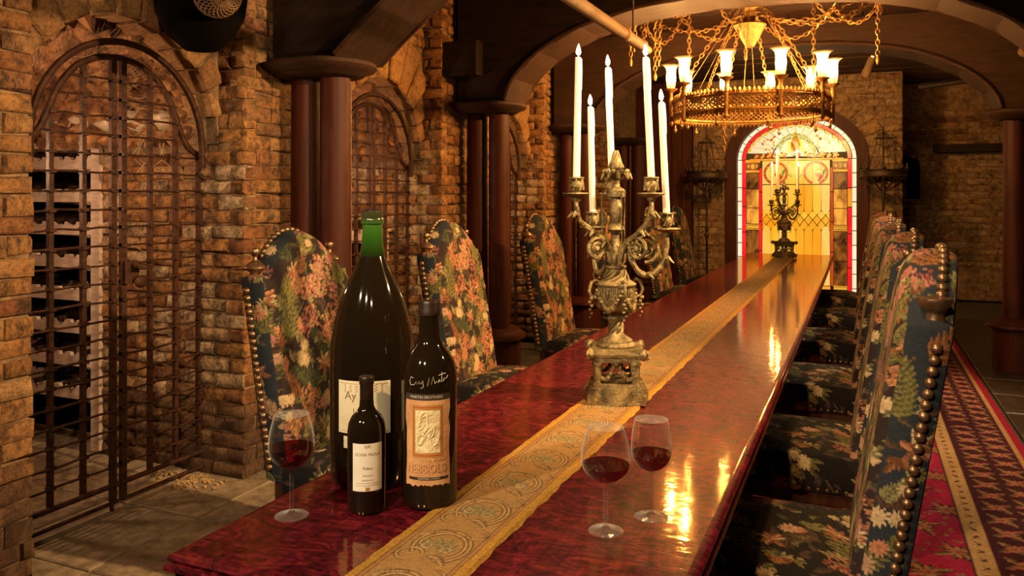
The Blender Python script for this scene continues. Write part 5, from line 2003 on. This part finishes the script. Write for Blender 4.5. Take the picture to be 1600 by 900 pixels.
def candelabrum(loc, rz, label):
    t = thing('candelabrum', loc, label, 'candelabrum', None, rz)
    B = M['bronze']
    p = MB()
    for (hs, z0, z1) in ((0.096, 0, 0.034), (0.089, 0.034, 0.044), (0.083, 0.044, 0.052), (0.076, 0.052, 0.066)):
        p.box(-hs, hs, -hs, hs, z0, z1)
        for k in range(4):
            R = Matrix.Rotation(k * PI / 2, 4, 'Z')
            n = 10
            bow = [(-0.052 + 0.104 * i / n, -hs - 0.012 * math.sin(PI * i / n) - 0.002) for i in range(n + 1)]
            vs = [(x, y, z) for z in (z0, z1) for (x, y) in bow + [(0.052, 0), (-0.052, 0)]]
            m_ = len(bow) + 2
            fs = [tuple(range(m_ - 1, -1, -1)), tuple(range(m_, 2 * m_))] + [(i, (i + 1) % m_, m_ + (i + 1) % m_, m_ + i) for i in range(m_)]
            p.add(vs, fs, R)
    p.build('stepped_base', B, t, False)
    for sx in (-1, 1):
        for sy in (-1, 1):
            MB().lathe([(0.016, 0.064), (0.013, 0.072), (0.0155, 0.085), (0.016, 0.11), (0.0165, 0.125), (0.021, 0.128), (0.0215, 0.135), (0.018, 0.138)], 12, None, (sx * 0.062, sy * 0.062, 0)).build('corner_post', B, t)
    p = MB().box(-0.078, 0.078, -0.078, 0.078, 0.136, 0.156).box(-0.086, 0.086, -0.086, 0.086, 0.156, 0.163).box(-0.092, 0.092, -0.092, 0.092, 0.163, 0.170).box(-0.080, 0.080, -0.080, 0.080, 0.170, 0.180)
    p.build('entablature', B, t, False)
    # festoons between the posts and ornaments on the corners
    for k in range(4):
        R = Matrix.Rotation(k * PI / 2, 4, 'Z')
        m = MB()
        for s in (-1, 1):
            for i in range(11):
                u = i / 10
                x = s * (0.006 + 0.045 * u)
                z = 0.130 - 0.045 * math.sin(PI * 0.5 * u) - 0.012 * math.sin(PI * u)
                m.ball((x, -0.070, z), 0.0062 + 0.002 * (i % 2), 6, 4, (1, 0.8, 1))
        m.ball((0, -0.072, 0.132), 0.011, 8, 5)
        m.v = [tuple(R @ Vector(q)) for q in m.v]
        m.build('festoon', B, t)
        m = MB().ball((0.088, -0.088, 0.166), 0.017, 8, 6, (0.9, 0.9, 1.1))
        m.tube([(0.088 + 0.018 * math.cos(a), -0.088 - 0.010 * math.cos(a), 0.166 + 0.016 * math.sin(a)) for a in [i * 0.5 for i in range(13)]], 0.005, 5)
        m.v = [tuple(R @ Vector(q)) for q in m.v]
        m.build('corner_mask', B, t)
    MB().lathe([(0.066, 0.178), (0.068, 0.186), (0.062, 0.192), (0.056, 0.196), (0.056, 0.202), (0.044, 0.210), (0.032, 0.217), (0.024, 0.226), (0.020, 0.240), (0.018, 0.255), (0.028, 0.268), (0.030, 0.276), (0.022, 0.286), (0.024, 0.294)], 32).build('foot', B, t)
    # spiral gadroons on the stem
    m = MB()
    for k in range(8):
        m.tube([((0.021 + 0.002 * math.sin(PI * i / 8)) * math.cos(k * PI / 4 + i * 0.16), (0.021 + 0.002 * math.sin(PI * i / 8)) * math.sin(k * PI / 4 + i * 0.16), 0.222 + 0.042 * i / 8) for i in range(9)], 0.005, 5)
    m.build('stem_gadroons', B, t)
    MB().lathe([(0.024, 0.292), (0.045, 0.305), (0.059, 0.325), (0.064, 0.342), (0.064, 0.346), (0.060, 0.349), (0.060, 0.385), (0.068, 0.388), (0.070, 0.394), (0.062, 0.400), (0.046, 0.408), (0.034, 0.420), (0.029, 0.436), (0.028, 0.444), (0.036, 0.449), (0.037, 0.456), (0.020, 0.458)], 36).build('urn', B, t)
    m = MB()
    for k in range(30):
        a = 2 * PI * k / 30
        m.tube([(0.0615 * math.cos(a), 0.0615 * math.sin(a), z) for z in (0.351, 0.367, 0.383)], [0.0035, 0.0048, 0.0035], 5)
    m.build('fluting', B, t)['kind'] = 'stuff'
    m = MB()
    for k in range(10):
        m.tube([((0.047 - 0.017 * i / 6) * math.cos(k * PI / 5 + i * 0.2), (0.047 - 0.017 * i / 6) * math.sin(k * PI / 5 + i * 0.2), 0.406 + 0.034 * i / 6) for i in range(7)], 0.0045, 5)
    m.build('neck_gadroons', B, t)
    # swags round the bowl, handles and hanging fruit
    for k in range(4):
        m = MB()
        for i in range(15):
            u = i / 14
            a = k * PI / 2 + u * PI / 2 + 0.3
            z = 0.372 - 0.062 * math.sin(PI * u)
            r_ = 0.068 - 0.010 * math.sin(PI * u)
            m.ball((r_ * math.cos(a), r_ * math.sin(a), z), 0.0075 + 0.0035 * math.sin(PI * u) + 0.0015 * (i % 2), 6, 4)
        m.build('swag', B, t)
    for k in range(4):
        a = k * PI / 2 + 0.3
        ca, sa = math.cos(a), math.sin(a)
        m = MB().tube([(q * ca, q * sa, z) for (q, z) in ((0.066, 0.345), (0.088, 0.352), (0.096, 0.372), (0.088, 0.400), (0.070, 0.408), (0.060, 0.398))], [0.005, 0.006, 0.006, 0.006, 0.005, 0.004], 7)
        for i in range(6):
            m.ball((0.090 * ca + 0.003 * (-1) ** i, 0.090 * sa, 0.345 - 0.013 * i), 0.0085 - 0.0008 * i, 6, 4)
        m.build('handle', B, t)
    # leaf cup, rod, baluster, drum, capital, flame finial
    m = MB()
    for k in range(7):
        a = 2 * PI * k / 7
        m.tube([(q * math.cos(a), q * math.sin(a), z) for (q, z) in ((0.014, 0.456), (0.026, 0.475), (0.030, 0.495), (0.040, 0.512))], [0.007, 0.011, 0.009, 0.002], 6)
    m.build('leaf_cup', B, t)
    MB().lathe([(0.020, 0.456), (0.022, 0.480), (0.013, 0.500), (0.011, 0.560), (0.020, 0.568), (0.030, 0.580), (0.024, 0.592), (0.016, 0.600), (0.020, 0.625), (0.023, 0.655), (0.017, 0.675), (0.016, 0.688), (0.032, 0.692), (0.033, 0.712), (0.028, 0.718), (0.014, 0.726), (0.013, 0.745), (0.020, 0.765), (0.026, 0.775), (0.012, 0.782)], 24).build('stem', B, t)
    m = MB()
    for k in range(3):
        a = k * PI * 2 / 3 + 0.9
        m.tube([(q * math.cos(a), q * math.sin(a), z) for (q, z) in ((0.032, 0.712), (0.046, 0.705), (0.050, 0.66), (0.046, 0.60), (0.050, 0.555), (0.048, 0.53))], [0.0025, 0.003, 0.002, 0.003, 0.002, 0.004], 6)
    m.build('hanging_strands', B, t)
    m = MB()
    for k in range(9):
        a = 2 * PI * k / 9
        m.tube([(q * math.cos(a), q * math.sin(a), z) for (q, z) in ((0.014, 0.752), (0.030, 0.770), (0.045, 0.768), (0.054, 0.752))], [0.006, 0.010, 0.009, 0.004], 6)
        m.ball((0.040 * math.cos(a + 0.3), 0.040 * math.sin(a + 0.3), 0.778), 0.010, 6, 4)
    m.build('leaf_capital', B, t)
    m = MB().lathe([(0.012, 0.774), (0.020, 0.782), (0.024, 0.796), (0.019, 0.815), (0.009, 0.834), (0.0, 0.850)], 12)
    for k in range(6):
        m.tube([((0.0255 - 0.0042 * i) * math.cos(k * PI / 3 + 0.25 * i), (0.0255 - 0.0042 * i) * math.sin(k * PI / 3 + 0.25 * i), 0.790 + 0.012 * i) for i in range(6)], 0.004, 5)
    m.build('flame_finial', B, t)
    spots = []
    for (kind, deg, R) in ARMS:
        a = math.radians(deg)
        ca, sa = math.cos(a), math.sin(a)
        if kind == 'up':
            ctl = [(0.012, 0.470), (0.030, 0.515), (0.055, 0.545), (0.092, 0.572), (R - 0.014, 0.612), (R, 0.655), (R, 0.685)]
            zc = 0.690
            vol = (0.082, 0.515, 0.042, 1)
        else:
            ctl = [(0.014, 0.500), (0.036, 0.525), (0.050, 0.480), (0.080, 0.432), (0.120, 0.425), (R - 0.012, 0.465), (R, 0.520), (R, 0.565)]
            zc = 0.570
            vol = (0.098, 0.515, 0.050, -1)
        pts = arm_path(ctl)
        n = len(pts)
        arm = MB().tube([(q[0] * ca, q[0] * sa, q[1]) for q in pts], [0.0115 - 0.003 * i / n + 0.0015 * math.sin(i * 1.1) for i in range(n)], 8).build('arm', B, t)
        # volute with rosette
        vp = []
        for i in range(34):
            u = i / 33
            th = PI * (0.9 if vol[3] > 0 else -0.5) - vol[3] * u * 3.7 * PI
            r_ = vol[2] * (1 - 0.80 * u)
            vp.append((vol[0] + r_ * math.cos(th), vol[1] + r_ * math.sin(th)))
        m = MB().tube([(q[0] * ca, q[0] * sa, q[1]) for q in vp], [0.0075 - 0.003 * i / 33 for i in range(34)], 7)
        m.ball((vol[0] * ca, vol[0] * sa, vol[1]), 0.012, 8, 5)
        for q in range(7):
            m.ball(((vol[0] + 0.014 * math.cos(q * 0.9)) * ca, (vol[0] + 0.014 * math.cos(q * 0.9)) * sa, vol[1] + 0.014 * math.sin(q * 0.9)), 0.006, 5, 4)
        m.build('scroll', B, arm)
        # acanthus tips on the arm
        m = MB()
        for i in (n // 4, n // 2, 3 * n // 4):
            q = pts[i]
            for s in (-1, 1):
                m.tube([((q[0]) * ca, q[0] * sa, q[1]), ((q[0] + 0.014) * ca - s * 0.010 * sa, (q[0] + 0.014) * sa + s * 0.010 * ca, q[1] + 0.004), ((q[0] + 0.030) * ca - s * 0.014 * sa, (q[0] + 0.030) * sa + s * 0.014 * ca, q[1] - 0.012)], [0.009, 0.008, 0.002], 5)
        m.build('leaf', B, arm)
        o = (R * ca, R * sa, zc)
        MB().lathe([(0.012, -0.012), (0.016, 0.0), (0.040, 0.008), (0.047, 0.012), (0.046, 0.016), (0.020, 0.014), (0.012, 0.020)], 24, None, o).build('drip_pan', B, arm)
        m = MB().lathe([(0.011, 0.016), (0.016, 0.022), (0.024, 0.034), (0.023, 0.046), (0.018, 0.054), (0.022, 0.060), (0.026, 0.064), (0.025, 0.068), (0.014, 0.067), (0.012, 0.060)], 18, None, o)
        for q in range(6):
            m.tube([(o[0] + 0.022 * math.cos(q * PI / 3 + 0.2 * i), o[1] + 0.022 * math.sin(q * PI / 3 + 0.2 * i), o[2] + 0.024 + 0.012 * i) for i in range(4)], 0.0045, 5)
        m.build('candle_cup', B, arm)
        spots.append(Vector((o[0], o[1], zc + 0.062)))
    return t, spots


FLAME = MB().lathe([(1e-5, 0.0), (0.0042, 0.004), (0.0056, 0.011), (0.0040, 0.020), (0.0016, 0.028), (1e-5, 0.034)], 7).mesh('flame', M['flame'])


def candle_proto(L):
    sh = MB().lathe([(0.0120, 0.0), (0.0122, 0.02), (0.0116, L * 0.6), (0.0108, L - 0.010), (0.0095, L - 0.003), (0.0060, L), (0.0, L - 0.001)], 16)
    sh.tube([(0.0108, 0.002, L - 0.006), (0.0118, 0.002, L - 0.05), (0.0124, 0.002, L - 0.11)], [0.002, 0.0026, 0.0008], 5)
    return sh.mesh('wax_shaft', M['wax'])


def candle(loc, tilt, L, label, group):
    t = thing('taper_candle', loc, label, 'candle', group)
    t.rotation_euler = tilt
    link('wax_shaft', CANM[L], t)
    MB().tube([(0, 0, L - 0.002), (0.0006, 0, L + 0.010)], 0.0012, 5).build('wick', M['wick'], t)
    fl_ = link('flame', FLAME, t)
    fl_.location = (0, 0, L + 0.005)
    fl_.scale = (1.4, 1.4, 1.15)
    return t


CANM = {L: candle_proto(L) for L in (0.405, 0.385)}
c1, sp = candelabrum((-0.768, 2.675, 0.7655), TH - 0.10, 'ornate antique bronze candelabrum with urn stem, standing nearest on the runner')
cpos = [('far-left-leaning tall taper candle above the short one', 0), ('', 1), ('', 2), ('', 3), ('', 4)]
lab1 = ['tall lit taper candle, first of the five from the columns side, near candelabrum', 'tall lit taper candle, fourth of five from the columns side, leaning, near candelabrum',
        'tall lit taper candle rising behind the flame finial of the near candelabrum', 'low-set lit taper candle, second of five from the columns side, near candelabrum',
        'low-set lit taper candle on the chandelier side of the near candelabrum']
tl = [(0, 0.016), (0, -0.046), (0, -0.035), (0, -0.022), (0, -0.046)]
Rz = Matrix.Rotation(TH - 0.10, 4, 'Z')
Rc = Matrix.Rotation(TH, 3, 'Z')
for i, s in enumerate(sp):
    pos = Vector((-0.768, 2.675, 0.7655)) + Rz @ s
    ax = Rc @ Vector((0, 1, 0))
    q = Matrix.Rotation(tl[i][1], 3, ax).to_euler()
    candle(pos, q, 0.405 if i < 3 else 0.385, lab1[i], 'candles of the near candelabrum')
c2 = dup(c1, (-0.770, 9.42, 0.7655), TH + 0.25, 'smaller-looking bronze candelabrum before the stained glass at the far table end')
Rz2 = Matrix.Rotation(TH + 0.25, 4, 'Z')
lab2 = ['lit taper candle of the far candelabrum, on its column side upper arm', 'lit taper candle of the far candelabrum, on its upper arm towards the carpet aisle', 'lit taper candle of the far candelabrum, on its rear upper arm',
        'lit taper candle of the far candelabrum, on its low rear arm', 'lit taper candle of the far candelabrum, on its low arm towards the carpet aisle']
for i, s in enumerate(sp):
    pos = Vector((-0.770, 9.42, 0.7655)) + Rz2 @ s
    candle(pos, (0, 0.01 * (i - 2), 0), 0.405 if i < 3 else 0.385, lab2[i], 'candles of the far candelabrum')


# ------------------------------------------------------------------ chains
def chain(m, pts, step=0.036, r=0.0038, seed=0):
    """links strung along a polyline"""
    P = [Vector(p) for p in pts]
    acc, k = 0.0, 0
    for a, b_ in zip(P[:-1], P[1:]):
        L = (b_ - a).length
        d = (b_ - a).normalized()
        while acc < L:
            c = a + d * acc
            up = Vector((0, 0, 1)) if abs(d.z) < 0.9 else Vector((1, 0, 0))
            u = d.cross(up).normalized()
            if k % 2:
                u = d.cross(u).normalized()
            ring = [c + d * (step * 0.68 * math.cos(2 * PI * i / 8)) + u * (step * 0.34 * math.sin(2 * PI * i / 8)) for i in range(8)]
            m.tube(ring, r, 4, True)
            acc += step
            k += 1
        acc -= L
    return m


# ------------------------------------------------------------------ chandelier
HX_, HY_ = -0.75, 6.20
ch = thing('chandelier', (HX_, HY_, 0.035), 'large ring chandelier of pierced gilt iron with flaming glass lights hung on chains', 'chandelier')
RR, B0, B1 = 0.555, 2.005, 2.135
NP = 10
for p in range(NP):
    a0, a1 = 2 * PI * p / NP, 2 * PI * (p + 1) / NP
    m = MB()
    nd = 9
    for i in range(-3, nd):
        for s in (1, -1):
            pts = []
            for j in range(7):
                v = j / 6
                u = (i + 3 * v) / nd if s > 0 else (i + 3 * (1 - v)) / nd
                if 0 <= u <= 1:
                    a = a0 + (a1 - a0) * u
                    pts.append((RR * math.cos(a), RR * math.sin(a), B0 + 0.02 + (B1 - B0 - 0.04) * v))
            if len(pts) > 1:
                m.tube(pts, 0.0045, 4)
    for i in range(nd):
        a = a0 + (a1 - a0) * (i + 0.5) / nd
        m.ball(((RR + 0.004) * math.cos(a), (RR + 0.004) * math.sin(a), (B0 + B1) / 2), 0.008, 6, 4)
    o = m.build('pierced_panel', M['gilt'], ch)
    m = MB()
    for i in range(11):
        a = a0 + (a1 - a0) * (i + 0.5) / 11
        m.tube([(RR * math.cos(a), RR * math.sin(a), B1 - 0.004), (RR * math.cos(a), RR * math.sin(a), B1 + 0.022), (RR * math.cos(a), RR * math.sin(a), B1 + 0.034)], [0.012, 0.009, 0.001], 4)
        m.tube([(RR * math.cos(a), RR * math.sin(a), B0 + 0.004), (RR * math.cos(a), RR * math.sin(a), B0 - 0.018), (RR * math.cos(a), RR * math.sin(a), B0 - 0.030)], [0.011, 0.009, 0.001], 4)
    m.build('cresting', M['gilt'], o)['kind'] = 'stuff'
for (z, r_) in ((B0 + 0.012, 0.013), (B1 - 0.010, 0.012), (B0 - 0.004, 0.008), (B1 + 0.004, 0.007)):
    MB().tube([(RR * math.cos(2 * PI * i / 60), RR * math.sin(2 * PI * i / 60), z) for i in range(60)], r_, 6, True).build('hoop', M['gilt'], ch)
for p in range(NP):
    a = 2 * PI * p / NP + 0.16
    x, y = (RR + 0.022) * math.cos(a), (RR + 0.022) * math.sin(a)
    br = MB().lathe([(0.0, 1.945), (0.010, 1.955), (0.018, 1.968), (0.014, 1.98), (0.016, 2.0), (0.015, 2.13), (0.020, 2.14), (0.013, 2.16), (0.012, 2.20), (0.022, 2.215), (0.046, 2.228), (0.050, 2.236), (0.030, 2.238), (0.012, 2.238), (0.0, 2.238)], 14, None, (x, y, 0)).build('light_bracket', M['gilt'], ch)
    MB().lathe([(0.0135, 2.236), (0.0135, 2.315), (0.0, 2.318)], 10, None, (x, y, 0)).build('candle_sleeve', M['wax'], br)
    MB().lathe([(1e-5, 2.316), (0.011, 2.326), (0.0145, 2.342), (0.010, 2.364), (0.004, 2.384), (1e-5, 2.396)], 8, None, (x, y, 0)).build('flame_bulb', M['bulb'], br)
    MB().lathe([(0.028, 2.238), (0.034, 2.27), (0.037, 2.32), (0.033, 2.37), (0.042, 2.40), (0.066, 2.418), (0.074, 2.419)], 18, None, (x, y, 0)).build('glass_shade', M['shade'], br)
m = MB().lathe([(0.0, 2.52), (0.03, 2.53), (0.055, 2.575), (0.10, 2.655), (0.12, 2.69), (0.11, 2.70), (0.04, 2.71), (0.035, 2.80), (0.06, 2.83), (0.05, 2.86), (0.02, 2.88), (0.02, 2.99)], 20)
m.build('hub', M['gilt'], ch)
for p in range(6):
    a = 2 * PI * p / 6 + 0.35
    m = MB()
    top = (0.10 * math.cos(a), 0.10 * math.sin(a), 2.86)
    mid = (0.40 * math.cos(a), 0.40 * math.sin(a), 2.40)
    bot = (0.555 * math.cos(a), 0.555 * math.sin(a), 2.12)
    chain(m, [top, mid, bot])
    m.build('suspension_chain', M['gilt'], ch)
    m = MB().tube([(0.06 * math.cos(a + 0.3), 0.06 * math.sin(a + 0.3), 2.86), (0.55 * math.cos(a + 0.22), 0.55 * math.sin(a + 0.22), 2.13)], 0.0022, 5)
    m.build('stay_rod', M['gilt'], ch)
# small pendants under the hoop
for p in range(NP):
    a = 2 * PI * p / NP + 0.02
    MB().lathe([(0.0, 1.90), (0.008, 1.91), (0.014, 1.925), (0.006, 1.94), (0.006, 1.965)], 8, None, (RR * math.cos(a), RR * math.sin(a), 0)).build('pendant', M['gilt'], ch)
m = MB()
chain(m, [(-0.1, -0.57, 1.98), (-0.1, -0.57, 1.72)], 0.03, 0.003)
m.build('loose_chain', M['gilt'], ch)

# chains swagged along the ceiling round the chandelier
rh = random.Random(3)
hooks = []
for i in range(9):
    a = 2 * PI * i / 9 + 0.25
    hooks.append((HX_ + 0.95 * math.cos(a), HY_ + 0.38 + 0.52 * math.sin(a), 2.99))
lab_ch = ['swagged ceiling chain round the chandelier, %s' % s for s in
          ('above the carpet aisle', 'over the far arch on the aisle side', 'before the far arch', 'toward the end wall', 'on the column side of the hub', 'by the long ceiling pipe', 'nearest the second arch', 'in front of the hub', 'next to the aisle arch foot')]
for i in range(9):
    p, q = Vector(hooks[i]), Vector(hooks[(i + 1) % 9])
    sag = rh.uniform(0.14, 0.30)
    pts = []
    for j in range(13):
        u = j / 12
        c = p.lerp(q, u)
        c.z -= sag * 4 * u * (1 - u)
        pts.append(c)
    tag(chain(MB(), pts, 0.042, 0.0045).build('ceiling_chain', M['gilt'], None), lab_ch[i], 'chain', 'chains swagged round the chandelier')
    # spokes to the hub
    if i % 2 == 0:
        h_ = Vector((HX_, HY_, 2.84))
        pts = []
        for j in range(9):
            u = j / 8
            c = p.lerp(h_, u)
            c.z -= 0.16 * 4 * u * (1 - u)
            pts.append(c)
        tag(chain(MB(), pts, 0.042, 0.0045).build('ceiling_chain', M['gilt'], None), lab_ch[i].replace('swagged ceiling chain round the chandelier', 'slack chain from ceiling to hub'), 'chain', 'chains swagged round the chandelier')
# hanging chain ends with pendants (the dangling ones seen against the dark ceiling)
for (x, y, z0, z1, lb_) in ((-1.62, 6.05, 2.97, 2.52, 'doubled chain end dangling beside the long ceiling pipe'), (-1.50, 6.35, 2.97, 2.44, 'chain with drop pendant beside the doubled chain end'),
                            (-1.18, 6.1, 2.97, 2.50, 'short chain with ring hanging before the column-side lights'), (0.12, 6.3, 2.97, 2.46, 'long thin chain dangling on the spotlight side of the chandelier'),
                            (-0.32, 6.5, 2.97, 2.44, 'thin chain with pendant behind the chandelier flames'), (-0.85, 6.75, 2.97, 2.62, 'chain end hanging behind the chandelier hub')):
    m = MB()
    chain(m, [(0, 0, z0), (0, 0, z1)], 0.038, 0.004)
    if 'doubled' in lb_:
        chain(m, [(0.045, 0, z0), (0.03, 0, z1 + 0.05)], 0.038, 0.004)
    t = thing('hanging_chain', (x, y, 0), lb_, 'chain', 'chain ends hanging from the ceiling')
    m.build('links', M['gilt'], t)['kind'] = 'stuff'
    MB().lathe([(0.0, z1 - 0.07), (0.010, z1 - 0.06), (0.014, z1 - 0.03), (0.008, z1 - 0.01), (0.004, z1 + 0.01)], 8).build('pendant', M['gilt'], t)
    MB().tube([(0, 0, z0 - 0.02), (0, 0, CEIL)], 0.006, 6).build('hook', M['black_iron'], t)


# ------------------------------------------------------------------ standing coronas against the end wall
def torchiere(x, y, label):
    t = thing('corona_floor_lamp', (x, y, 0), label, 'floor lamp', 'corona floor lamps flanking the stained glass')
    K = M['black_iron']
    MB().lathe([(0.17, 0.0), (0.17, 0.02), (0.10, 0.05), (0.04, 0.10), (0.02, 0.16), (0.018, 0.3)], 18).build('foot', K, t)
    MB().lathe([(0.016, 0.25), (0.014, 0.88), (0.030, 0.90), (0.034, 0.93), (0.018, 0.96), (0.028, 1.0), (0.016, 1.04), (0.013, 1.40), (0.026, 1.43), (0.020, 1.47), (0.034, 1.54), (0.020, 1.60), (0.012, 1.66)], 12).build('pole', K, t)
    m = MB()
    for k in range(6):
        a = k * PI / 3
        m.tube([(0.02 * math.cos(a), 0.02 * math.sin(a), 1.50), (0.12 * math.cos(a), 0.12 * math.sin(a), 1.56), (0.26 * math.cos(a), 0.26 * math.sin(a), 1.685)], 0.008, 5)
    m.build('support_arms', K, t)
    m = MB()
    n = 40
    for (z, r_) in ((1.69, 0.012), (1.765, 0.012)):
        m.tube([(0.265 * math.cos(2 * PI * i / n), 0.265 * math.sin(2 * PI * i / n), z) for i in range(n)], r_, 6, True)
    MBr = MB()
    vs, fs = [], []
    for i in range(n):
        a = 2 * PI * i / n
        for z in (1.695, 1.76):
            vs.append((0.263 * math.cos(a), 0.263 * math.sin(a), z))
    for i in range(n):
        j = (i + 1) % n
        fs.append((2 * i, 2 * j, 2 * j + 1, 2 * i + 1))
    m.add(vs, fs)
    m.build('corona_ring', K, t)
    m = MB()
    for i in range(24):
        a = 2 * PI * i / 24
        m.tube([(0.265 * math.cos(a), 0.265 * math.sin(a), 1.69), (0.265 * math.cos(a), 0.265 * math.sin(a), 1.645)], [0.012, 0.001], 4)
        if i % 3 == 0:
            m.lathe([(0.012, 1.77), (0.030, 1.79), (0.028, 1.80), (0.010, 1.80), (0.009, 1.85), (0.0, 1.85)], 8, None, (0.265 * math.cos(a), 0.265 * math.sin(a), 0))
    o = m.build('cresting', K, t)
    o['kind'] = 'stuff'
    m = MB()
    for k in range(6):
        a = k * PI / 3 + 0.2
        m.tube([(0.25 * math.cos(a), 0.25 * math.sin(a), 1.76), (0.10 * math.cos(a), 0.10 * math.sin(a), 2.16), (0.012 * math.cos(a), 0.012 * math.sin(a), 2.24)], 0.004, 5)
    m.tube([(0.10 * math.cos(2 * PI * i / 20), 0.10 * math.sin(2 * PI * i / 20), 2.16) for i in range(20)], 0.007, 5, True)
    m.tube([(0, 0, 1.6), (0, 0, 2.30)], 0.010, 6)
    m.build('crown_wires', K, t)
    m = MB()
    for k in range(8):
        a = k * PI / 4
        chain(m, [(0.24 * math.cos(a), 0.24 * math.sin(a), 1.69), (0.24 * math.cos(a), 0.24 * math.sin(a), 1.42)], 0.045, 0.0025)
    o = m.build('hanging_links', K, t)
    o['kind'] = 'stuff'
    return t


torchiere(-1.88, 10.93, 'black iron corona floor lamp standing on the column side of the stained-glass arch')
torchiere(0.27, 10.93, 'black iron corona floor lamp standing on the recess side of the stained-glass arch')

# ------------------------------------------------------------------ small ceiling spotlight, dark basket lantern
t = thing('spotlight', (0.08, 8.2, 2.66), 'small tin spotlight angled down from the ceiling beside the chandelier', 'spotlight')
R = Matrix.Rotation(0.35, 4, 'Y') @ Matrix.Rotation(0.25, 4, 'X')
MB().lathe([(0.0, 0.09), (0.030, 0.085), (0.034, 0.06), (0.034, 0.0), (0.046, -0.09), (0.044, -0.10), (0.0, -0.085)], 18, R).build('housing', M['pipe'], t)
MB().lathe([(0.0, 0.0), (0.014, 0.002), (0.014, 0.012), (0.0, 0.012)], 12, R @ Matrix.Translation((0, 0, 0.088))).build('lit_cap', m_emit('lamp_glow', (1.0, 0.25, 0.08), 6), t)
MB().tube([(0.03, 0.0, 0.08), (0.03, 0.0, CEIL - 2.66)], 0.008, 6).build('stem', M['black_iron'], t)

LXp, LYp, LZp = -2.70, 2.74, 2.30
t = thing('basket_lantern', (LXp, LYp, 0), 'black round lantern merged with its shadow, woven basket grille hanging before the first arch', 'lantern')
m = MB()
bc = Vector((0.19, -0.10, LZp + 0.02))
Rb = Matrix.Translation(bc) @ Matrix.Rotation(-0.55, 4, 'Z') @ Matrix.Rotation(2.0, 4, 'Y')
for k in range(24):
    a = 2 * PI * k / 24
    for s in (1, -1):
        m.tube([Rb @ Vector((0.10 * math.cos(PI * 0.48 * u) * math.cos(a + s * u * 1.2), 0.10 * math.cos(PI * 0.48 * u) * math.sin(a + s * u * 1.2), 0.10 * math.sin(PI * 0.48 * u))) for u in [q / 9 for q in range(10)]], 0.0030, 4)
m.build('woven_basket', M['mesh_wire'], t)['kind'] = 'stuff'
MB().lathe([(0.0, LZp - 0.20), (0.07, LZp - 0.19), (0.14, LZp - 0.13), (0.19, LZp - 0.03), (0.20, LZp + 0.05), (0.18, LZp + 0.15), (0.10, LZp + 0.24), (0.03, LZp + 0.28), (0.0, LZp + 0.28)], 28).build('lantern_and_shadow', M['black_tin_shade'], t)  # black bulk also takes in the shadow blurred onto the arch
MB().tube([(0.0, 0, LZp + 0.27), (0, 0, CEIL)], 0.012, 6).build('suspension_rod', M['black_tin_shade'], t)

# every name the plain kind, copies by Blender's own suffix
bpy.context.view_layer.update()
